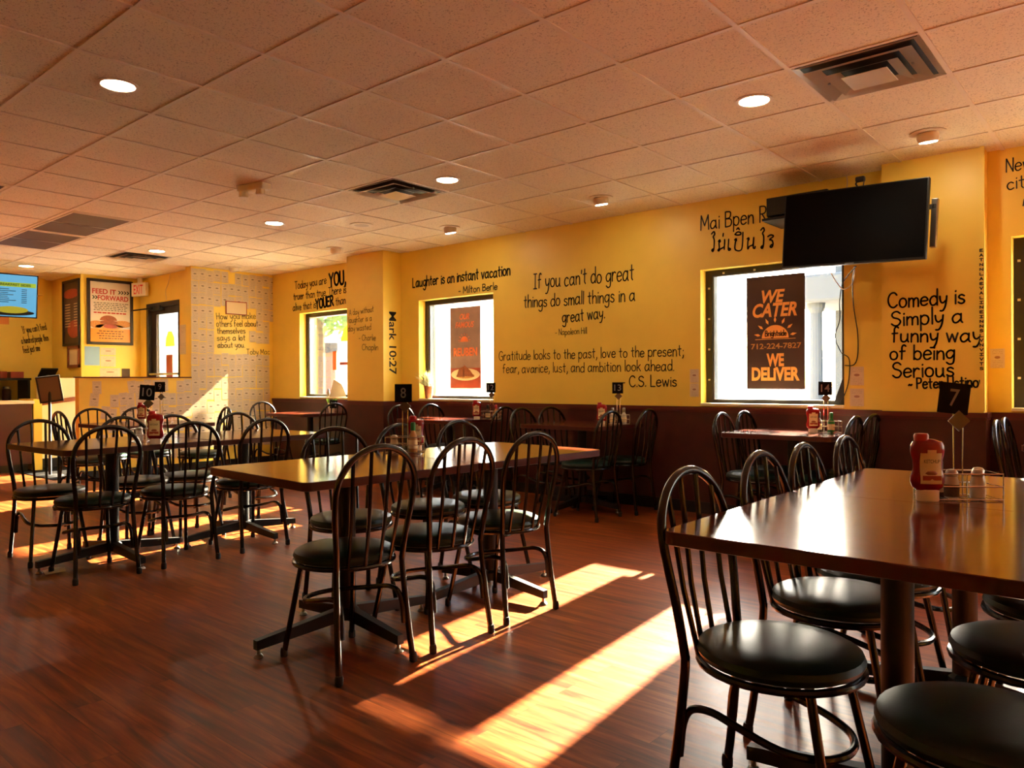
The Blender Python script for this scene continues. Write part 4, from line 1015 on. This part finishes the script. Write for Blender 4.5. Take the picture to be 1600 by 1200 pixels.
def chev(x, y, s):
    for (q0, q1) in (((0, 0), (s*.5, s*.5)), ((s*.5, s*.5), (0, s))):
        box(bm, 0, 1, 0, 1, 0, 1) if False else poly(bm, [(x+q0[0], y+q0[1], 0), (x+q0[0]+s*.4, y+q0[1], 0), (x+q1[0]+s*.4, y+q1[1], 0), (x+q1[0], y+q1[1], 0)])
for k in range(4): chev(.385+k*.04, PH*.815, .05)
for k in range(2): chev(.025+k*.037, PH*.71, .05)
rnd = random.Random(3)
for k in range(5):
    x = .05+.01*(k % 2)
    while x < PW-.06:
        L = rnd.uniform(.02, .05); poly(bm, [(x, PH*.645-k*.026, 0), (x+L, PH*.645-k*.026, 0), (x+L, PH*.645-k*.026+.009, 0), (x, PH*.645-k*.026+.009, 0)]); x += L+.012
for k in range(4):
    x = .12-.03*(k == 1)
    while x < PW-.12:
        L = rnd.uniform(.02, .045); poly(bm, [(x, PH*.175-k*.035, 0), (x+L, PH*.175-k*.035, 0), (x+L, PH*.175-k*.035+.011, 0), (x, PH*.175-k*.035+.011, 0)]); x += L+.012
paint('body_print', bm, pm(.0165), 'print_black', pt)
bm = bmesh.new(); x = .05
while x < PW-.06: L = rnd.uniform(.03, .06); poly(bm, [(x, PH*.475, 0), (x+L, PH*.475, 0), (x+L, PH*.475+.02, 0), (x, PH*.475+.02, 0)]); x += L+.01
paint('red_print', bm, pm(.0165), 'print_red', pt)
def ell(bm, cx, cy_, rx, ry, n=24, a0=0, a1=2*PI): poly(bm, [(cx+rx*math.cos(a0+(a1-a0)*k/n), cy_+ry*math.sin(a0+(a1-a0)*k/n), 0) for k in range(n if a1-a0 > 6 else n+1)])
bm = bmesh.new(); ell(bm, PW*.45, PH*.36, .12, .075, 24, 0, PI); ell(bm, PW*.46, PH*.33, .125, .03); paint('burger_picture', bm, pm(.0165), 'bun', pt)
bm = bmesh.new(); ell(bm, PW*.15, PH*.29, .1, .055); ell(bm, PW*.8, PH*.31, .13, .05); ell(bm, PW*.48, PH*.26, .2, .035); paint('fries_picture', bm, pm(.0158), 'fries', pt)
bm = bmesh.new(); ell(bm, PW*.5, PH*.265, .1, .03); paint('tray_picture', bm, pm(.0168), 'rust', pt)
# framed menu on the side of the notice block
pa, pb = aty(100, 436, 4.2), aty(128, 538, 4.2)
pt = thing('framed_poster', 'dark framed menu poster seen obliquely left of the large food poster', 'poster', (0, 4.2, 0))
X0, X1 = pa.x, min(pb.x, -11.77); Z0, Z1 = 1.72, 2.68; bm = bmesh.new(); f = .035
for a in ((X0, X1, Z0, Z0+f), (X0, X1, Z1-f, Z1), (X0, X0+f, Z0+f, Z1-f), (X1-f, X1, Z0+f, Z1-f)): box(bm, a[0], a[1], -.03, -.002, a[2], a[3])
obj('frame', bm, 'frame', pt); obj('print', B(X0+f, X1-f, -.014, -.002, Z0+f, Z1-f), 'dark_photo', pt)
bm = bmesh.new(); ell(bm, (X0+X1)/2+.1, Z0+.24, .24, .13); paint('food_picture', bm, plane_mx((0, -.015, 0), (1, 0, 0), (0, 0, 1)), 'rust', pt)
bm = bmesh.new(); ell(bm, (X0+X1)/2, Z1-.2, .3, .07); paint('banner_picture', bm, plane_mx((0, -.015, 0), (1, 0, 0), (0, 0, 1)), 'rust', pt)
bm = bmesh.new()
for k in range(9):
    for x in (X0+.08, X0+.42): poly(bm, [(x, Z1-.36-k*.04, 0), (x+.2, Z1-.36-k*.04, 0), (x+.2, Z1-.35-k*.04, 0), (x, Z1-.35-k*.04, 0)])
paint('menu_print', bm, plane_mx((0, -.016, 0), (1, 0, 0), (0, 0, 1)), 'label', pt)
t = thing('wooden_frame', 'small wooden frame with a printed card under the oblique menu poster', 'frame', (0, 4.2, 0)); a, b = aty(108, 541, 4.2), aty(126, 574, 4.2)
bm = bmesh.new(); f = .04
for q in ((a.x, b.x, b.z, b.z+f), (a.x, b.x, a.z-f, a.z), (a.x, a.x+f, b.z, a.z), (b.x-f, b.x, b.z, a.z)): box(bm, q[0], q[1], -.03, -.002, q[2], q[3])
obj('frame', bm, 'wood', t); obj('print', B(a.x+f, b.x-f, -.012, -.002, b.z+f, a.z-f), 'label', t)
# banners hung inside the windows
def banner(pxl, pxr, yb, zb, zt, m, label):
    X0, X1 = ray(pxl, 500).x/ray(pxl, 500).y*yb, ray(pxr, 500).x/ray(pxr, 500).y*yb
    t = thing('window_banner', label, 'banner', (X0, yb, zb)); W, H = X1-X0, zt-zb
    obj('banner_sheet', poly(bmesh.new(), [(0, 0, 0), (W, 0, 0), (W, 0, H), (0, 0, H)]), m, t)
    return t, W, H
def bmx(e=.0015): return plane_mx((0, -e, 0), (1, 0, 0), (0, 0, 1))
t, W, H = banner(1166.5, 1258, 6.272, 1.09, 2.05, 'banner_brown', 'dark brown window banner with orange catering lettering under the television')
bm = bmesh.new(); font_bm(bm, 'WE', W*.40, H*.115, .035, .25, x0=W*.27, y0=H*.76); font_bm(bm, 'CATER', W*.76, H*.125, .035, .25, x0=W*.11, y0=H*.635); paint('lettering', bm, bmx(), 'orange', t); bm = bmesh.new()
font_bm(bm, 'WE', W*.30, H*.115, .045, x0=W*.35, y0=H*.2); font_bm(bm, 'DELiVER', W*.82, H*.12, .045, x0=W*.09, y0=H*.075); paint('lettering', bm, bmx(), 'orange', t)
bm = bmesh.new(); font_bm(bm, '712-224-7827', W*.86, H*.05, .02, x0=W*.08, y0=H*.355); paint('phone_number', bm, bmx(), 'fries', t)
def sun_logo(bm, cx, cy_, r):
    ell(bm, cx, cy_, r, r*.95, 20, 0, PI)
    for k in range(7):
        a = PI*(k+.5)/7.0; a = PI*.06+PI*.88*k/6; d = Vector((math.cos(a), math.sin(a))); n = Vector((-d.y, d.x)); c = Vector((cx, cy_))
        poly(bm, [(*(c+d*r*1.12), 0), (*(c+d*r*1.32+n*r*.1), 0), (*(c+d*r*1.62), 0), (*(c+d*r*1.32-n*r*.1), 0)])
    poly(bm, [(cx-r*1.5, cy_-r*.09, 0), (cx+r*1.5, cy_-r*.09, 0), (cx+r*1.5, cy_-r*.05, 0), (cx-r*1.5, cy_-r*.05, 0)])
bm = bmesh.new(); sun_logo(bm, W*.5, H*.45, W*.23); paint('sun_emblem', bm, bmx(), 'orange', t)
bm = bmesh.new(); hand_line(bm, 'Brightside', W*.36, W*.09, .008, x0=W*.33, y0=H*.468); paint('shop_script', bm, bmx(.0022), 'poster_dark', t)
t, W, H = banner(703.5, 751, 6.272, 1.09, 2.03, 'banner_wood', 'woodgrain window banner advertising a sandwich, above the potted grass window')
paint('table_picture', box(bmesh.new(), 0, W, 0, H*.25, 0, .0005), bmx(.001), 'rust', t)
bm = bmesh.new(); font_bm(bm, 'OUR', W*.32, H*.075, .03, .3, x0=W*.32, y0=H*.845); font_bm(bm, 'FAMOUS', W*.62, H*.075, .03, .3, x0=W*.17, y0=H*.745); font_bm(bm, 'REUBEN', W*.78, H*.105, .04, x0=W*.11, y0=H*.395); paint('lettering', bm, bmx(), 'orange_red', t)
bm = bmesh.new(); sun_logo(bm, W*.47, H*.575, W*.13); paint('sun_emblem', bm, bmx(), 'orange_red', t)
bm = bmesh.new(); ell(bm, W*.5, H*.17, W*.47, H*.075, 28); paint('plate_picture', bm, bmx(.0021), 'label', t)
bm = bmesh.new(); ell(bm, W*.5, H*.155, W*.3, H*.035, 28); paint('fries_picture', bm, bmx(.0026), 'fries', t)
bm = bmesh.new(); poly(bm, [(W*.2, H*.14, 0), (W*.48, H*.14, 0), (W*.45, H*.27, 0), (W*.3, H*.25, 0)]); poly(bm, [(W*.42, H*.15, 0), (W*.8, H*.14, 0), (W*.66, H*.22, 0), (W*.46, H*.29, 0)]); paint('sandwich_picture', bm, bmx(.003), 'bun', t)
# decals on the farthest window
bm = bmesh.new(); c = aty(541, 533, 6.286)
poly(bm, [(c.x-.13, 6.286, c.z), (c.x+.2, 6.286, c.z), (c.x+.2, 6.286, c.z+.2), (c.x+.06, 6.286, c.z+.24), (c.x-.06, 6.286, c.z+.16)]); tag(obj('window_decal', bm, 'sticker_yellow'), 'yellow dome-shaped decal on the farthest window', 'decal')
a, b = aty(520, 549, 6.286), aty(526, 578, 6.286); tag(obj('window_decal', B(a.x, b.x, 6.284, 6.286, b.z, a.z), 'orange_red'), 'orange strip decal low on the farthest window', 'decal')
a, b = aty(531, 566, 6.286), aty(545, 570, 6.286); tag(obj('window_decal', B(a.x, b.x, 6.284, 6.286, b.z, a.z), 'rust'), 'small rust bar decal beside the column on the farthest window', 'decal')
t = thing('tent_card', 'grey folded tent card on the sill of the farthest window', 'card', (-8.42, 6.18, SILL+.004), .5)
obj('front_flap', poly(bmesh.new(), [(-.11, 0, 0), (.16, 0, 0), (.06, .035, .17), (-.06, .04, .24)], .003, Vector((0, 1, 0))), 'bulb_off', t)
obj('back_flap', poly(bmesh.new(), [(-.10, .085, 0), (.15, .085, 0), (.06, .043, .17), (-.06, .048, .24)], .003, Vector((0, 1, 0))), 'bulb_off', t)
hs = Vector((-8.62, 6.19, SILL+.004))
t = thing('sauce_bottle', 'small dark bottle on the sill of the farthest window', 'bottle', hs); obj('body', Lt([(.02, 0), (.022, .003), (.022, .06), (.01, .085)], 14), 'pepper', t, True); obj('cap', Lt([(.0105, .08), (.011, .11), (.008, .112)], 12), 'blackm', t, True)
# potted grass
t = thing('potted_plant', 'terracotta pot of spiky pale grass on the sill left of the sandwich banner', 'plant', (-6.615, 6.176, SILL+.004))
obj('pot', Lt([(.036, 0), (.04, .004), (.05, .12), (.054, .122), (.055, .15), (.05, .152), (.046, .13)], 24), 'terra', t, True)
obj('soil', Lt([(.001, .125), (.048, .126), (.048, .132), (.001, .135)], 20), 'soil', t)
rnd = random.Random(2); bm = bmesh.new()
for k in range(190):
    a = rnd.uniform(0, 2*PI); s = rnd.uniform(.15, 1.9); L = rnd.uniform(.13, .26); b = Vector((rnd.uniform(-.03, .03), rnd.uniform(-.03, .03), .13)); d = Vector((math.cos(a)*s*.75, math.sin(a)*s*.35-.5*s, 1)).normalized(); n = Vector((-math.sin(a), math.cos(a), 0))*.0055
    m_ = b+d*L*.6; e = b+d*L+Vector((math.cos(a)*.03, math.sin(a)*.02, -.03*s)); bm.faces.new([bm.verts.new(v) for v in (b-n, m_-n, e, m_+n, b+n)])
obj('grass_blades', bm, 'leaf2', t)

# ================================================================ TELEVISION AND CABLES
tv = thing('television', 'large dark wall-mounted television above the catering window', 'television', (-1.625, 5.52, 2.235), 0)
tv.rotation_euler = (math.radians(-3), math.radians(2.0), math.radians(-1))
obj('bezel', bevel(B(-.475, .475, -.02, .02, -.268, .268), .004), 'blackm', tv)
obj('screen', B(-.465, .465, -.0215, -.02, -.255, .26), 'screen', tv)
obj('back_housing', bevel(B(-.36, .36, .02, .06, -.2, .16), .015), 'blackm', tv)
obj('logo_bar', B(-.03, .03, -.0235, -.0215, -.267, -.261), 'steel', tv)
obj('side_bracket', bevel(B(.45, .49, .16, .2, -.16, .17), .006), 'steel', tv)
bm = B(-.05, .05, .06, .5, -.05, .05); box(bm, -.16, .16, .5, .53, -.16, .16); box(bm, .1, .48, .16, .18, .1, .13); box(bm, .1, .13, .06, .18, .1, .13); obj('mount_arm', bm, 'blackm', tv)
t = thing('cable_box', 'black receiver box on a small shelf behind the left end of the television', 'box', (-2.17, 5.86, 2.44), .0)
obj('housing', bevel(B(-.16, .30, -.1, .12, .0, .14), .004), 'blackm', t); obj('shelf', B(-.18, .3, -.14, .26, -.04, -.022), 'blackm', t); obj('shelf_bracket', B(.0, .04, .0, .262, -.12, -.04), 'blackm', t)
obj('foot', B(-.1, .2, -.05, .05, -.022, .0), 'blackm', t)
t = thing('webcam', 'small camera perched on the top edge of the television', 'camera', (-1.57, 5.52, 2.5))
obj('body', bevel(B(-.03, .03, -.02, .02, .03, .065), .008), 'blackm', t); obj('clip', T([(-.02, 0, .0), (-.03, 0, .02), (-.02, 0, .04)], .006), 'blackm', t)
def cable(pts, label, m='cable', r=.004, name='cable'):
    return tag(obj(name, T(spline(pts, 6), r, 6), m, None, True), label, 'cable')
cp = lambda px, py, y: aty(px, py, y)
cable([cp(1338, 416, 5.6), cp(1318, 440, 5.8), cp(1312, 470, 6.0), cp(1312, 500, 6.09), cp(1305, 525, 6.1), cp(1314, 550, 6.1), cp(1327, 562, 6.115), cp(1325, 600, 6.115), cp(1313, 632, 6.10)], 'black cable hanging from the television along the right side of the window')
cable([cp(1336, 416, 5.6), cp(1332, 440, 5.85), cp(1334, 480, 6.1), cp(1340, 520, 6.12), cp(1340, 555, 6.12), cp(1334, 570, 6.12), cp(1320, 571, 6.12)], 'black cable looping down the wall to the upper notice')
cable([cp(1296, 421, 5.6), cp(1305, 438, 5.75), cp(1318, 452, 5.9), cp(1332, 442, 6.0), cp(1335, 425, 5.8), cp(1334, 417, 5.6)], 'pale cable loop drooping under the television', 'cable_w')
cable([cp(1321, 268, 6.1), cp(1324, 285, 6.1), cp(1322, 305, 6.05), cp(1330, 315, 5.9)], 'pale cable running up from the television to the ceiling', 'cable_w')
cable([cp(1352, 300, 5.56), cp(1349, 292, 5.6), cp(1350, 284, 5.62)], 'short black lead curling over the top of the television')
cable([(-10.75, 5.02, CE-.01), (-10.8, 5.018, 2.6), (-10.88, 5.018, 2.5), (-10.86, 5.018, 2.36)], 'thin pale wire from the ceiling to the entry door closer', 'cable_w', .003)
t = thing('wedge_stand', 'dark wedge-shaped stand on the sill in the right corner of the catering window', 'stand', (-1.95, 6.19, SILL+.004))
obj('panel', poly(bmesh.new(), [(-.02, 0, 0), (.07, 0, 0), (.07, 0, .2), (.05, 0, .2)], .03, Vector((0, 1, 0))), 'blackm', t); obj('foot', B(-.02, .07, .0, .045, 0, .004), 'blackm', t)

# ================================================================ KITCHEN END
ct = thing('service_counter', 'dark maroon service counter with a pale top at the left edge', 'counter', (-11.45, 0, 0))
obj('body', B(-.6, 0, .6, 3.48, .1, .9), 'maroon', ct); obj('toe_kick', B(-.56, -.04, .6, 3.44, 0, .1), 'base', ct)
obj('worktop', bevel(B(-.64, .04, .56, 3.5, .9, .94), .006), 'cream', ct); obj('end_panel', B(-.6, .002, 3.5, 3.6, 0, .96), 'yellow', ct)
ms = thing('menu_screen', 'lit blue menu screen hung from the ceiling at the left edge', 'screen', (-11.2, 2.99, 2.30), 0)
ms.rotation_euler = (0, math.radians(8), math.radians(-4))
obj('bezel', bevel(B(-.03, .01, -.48, .48, -.28, .28), .004), 'blackm', ms); obj('display', B(.01, .012, -.465, .465, -.265, .265), 'cyan_screen', ms)
obj('hanger', B(-.03, -.015, -.03, .03, .25, .46), 'blackm', ms)
mm = plane_mx((.0128, -.465, -.265), (0, 1, 0), (0, 0, 1)); mm2 = plane_mx((.0136, -.465, -.265), (0, 1, 0), (0, 0, 1)); mm3 = plane_mx((.0144, -.465, -.265), (0, 1, 0), (0, 0, 1))
paint('header_band', box(bmesh.new(), .46, .92, .38, .435, 0, .0004), mm, 'lime', ms)
bm = bmesh.new(); font_bm(bm, 'BREAKFAST SIDES', .36, .034, .03, x0=.5, y0=.39); rnd = random.Random(8)
for k in range(8):
    L = rnd.uniform(.1, .2); y = .345-k*.024; poly(bm, [(.5, y, 0), (.5+L, y, 0), (.5+L, y+.008, 0), (.5, y+.008, 0)]); poly(bm, [(.76, y, 0), (.82, y, 0), (.82, y+.008, 0), (.76, y+.008, 0)])
ell(bm, .62, .05, .29, .04); paint('menu_print', bm, mm2, 'menu_ink', ms)
bm = bmesh.new(); ell(bm, .66, .085, .18, .045); paint('food_picture', bm, mm3, 'yellow_food', ms)
wall_sheet((-6, 491), (14, 507), ('x', -11.3), 'orange_note', 'orange note taped under the menu screen', 'orange_note', 'note')
st = thing('sign_stand', 'black pedestal sign stand with a tilted framed board beside the half wall', 'sign', (-10.6, 3.42, 0), math.radians(-20))
obj('base', Lt([(.15, 0), (.155, .006), (.14, .018), (.03, .026)], 28), 'blackm', st, True); obj('pole', T([(0, 0, .02), (0, 0, 1.12)], .017, 12), 'blackm', st, True)
mx = Matrix.Translation((.02, 0, 1.10)) @ Matrix.Rotation(math.radians(14), 4, 'Y') @ Matrix.Rotation(math.radians(8), 4, 'X')
bm = bmesh.new()
for a in ((-.13, .13, -.17, -.15), (-.13, .13, .15, .17), (-.13, -.11, -.15, .15), (.11, .13, -.15, .15)): box(bm, -.006, .012, *a, mx=mx)
obj('frame', bm, 'blackm', st); obj('board', B(-.002, .004, -.11, .11, -.15, .15, mx=mx), 'grille', st)
bt = thing('back_shelf', 'dark shelf unit with red cartons against the kitchen wall at the left', 'shelf', (XF+.35, 3.55, 0))
obj('cabinet', B(-.33, .3, -1.0, .2, 0, .92), 'maroon', bt)
for z in (1.22, ): obj('shelf_board', B(-.33, .2, -1.0, .2, z, z+.03), 'blackm', bt)
for y in (-.98, .17): obj('upright', B(-.3, .15, y, y+.03, .92, 1.22), 'blackm', bt)
rnd = random.Random(4)
for k in range(5):
    y = 2.72+k*.21; z = 1.251; tag(obj('carton', bevel(B(0, .2, 0, .17, 0, rnd.uniform(.09, .13)), .006), 'rust' if k % 2 == 0 else 'red', None, loc=(XF+.1, y, z)), '%s red carton on the shelf against the kitchen wall' % ('leftmost', 'second', 'third', 'fourth', 'rightmost')[k], 'carton', 'cartons on the kitchen shelf')
for k in range(4):
    y = 2.85+k*.22; t = thing('jar', '%s dark jar under the red cartons at the kitchen wall' % ('leftmost', 'second', 'third', 'rightmost')[k], 'jar', (XF+.3, y, .921), 0, 'jars on the kitchen cabinet')
    obj('body', Lt([(.05, 0), (.055, .005), (.055, .15), (.04, .18)], 14), 'dark_photo', t, True); obj('lid', Lt([(.042, .175), (.044, .18), (.044, .205), (.03, .21)], 14), 'steel', t, True)
t = thing('card_terminal', 'small tilted payment screen on a post at the kitchen counter', 'terminal', (-12.4, 3.98, 0)); mx = Matrix.Translation((0, 0, 1.33)) @ Matrix.Rotation(math.radians(-35), 4, 'Y')
obj('post', T([(0, 0, 0), (0, 0, 1.3)], .016), 'blackm', t); obj('base', B(-.12, .12, -.12, .12, 0, .012), 'blackm', t); obj('tablet', bevel(B(-.1, .1, -.11, .11, -.01, .012, mx=mx), .004), 'blackm', t); obj('glass', B(-.09, .09, -.1, .1, .012, .0135, mx=mx), 'chrome', t)
# napkin on the floor by the left table foot
tag(obj('napkin', poly(bmesh.new(), [(0, 0, .004), (.12, -.02, .003), (.16, .08, .012), (.08, .1, .02), (-.02, .07, .006)], .0015, Vector((0, 0, 1))), 'label', None, loc=atz(66, 893, .001)), 'crumpled napkin on the floor by the left table foot', 'napkin')
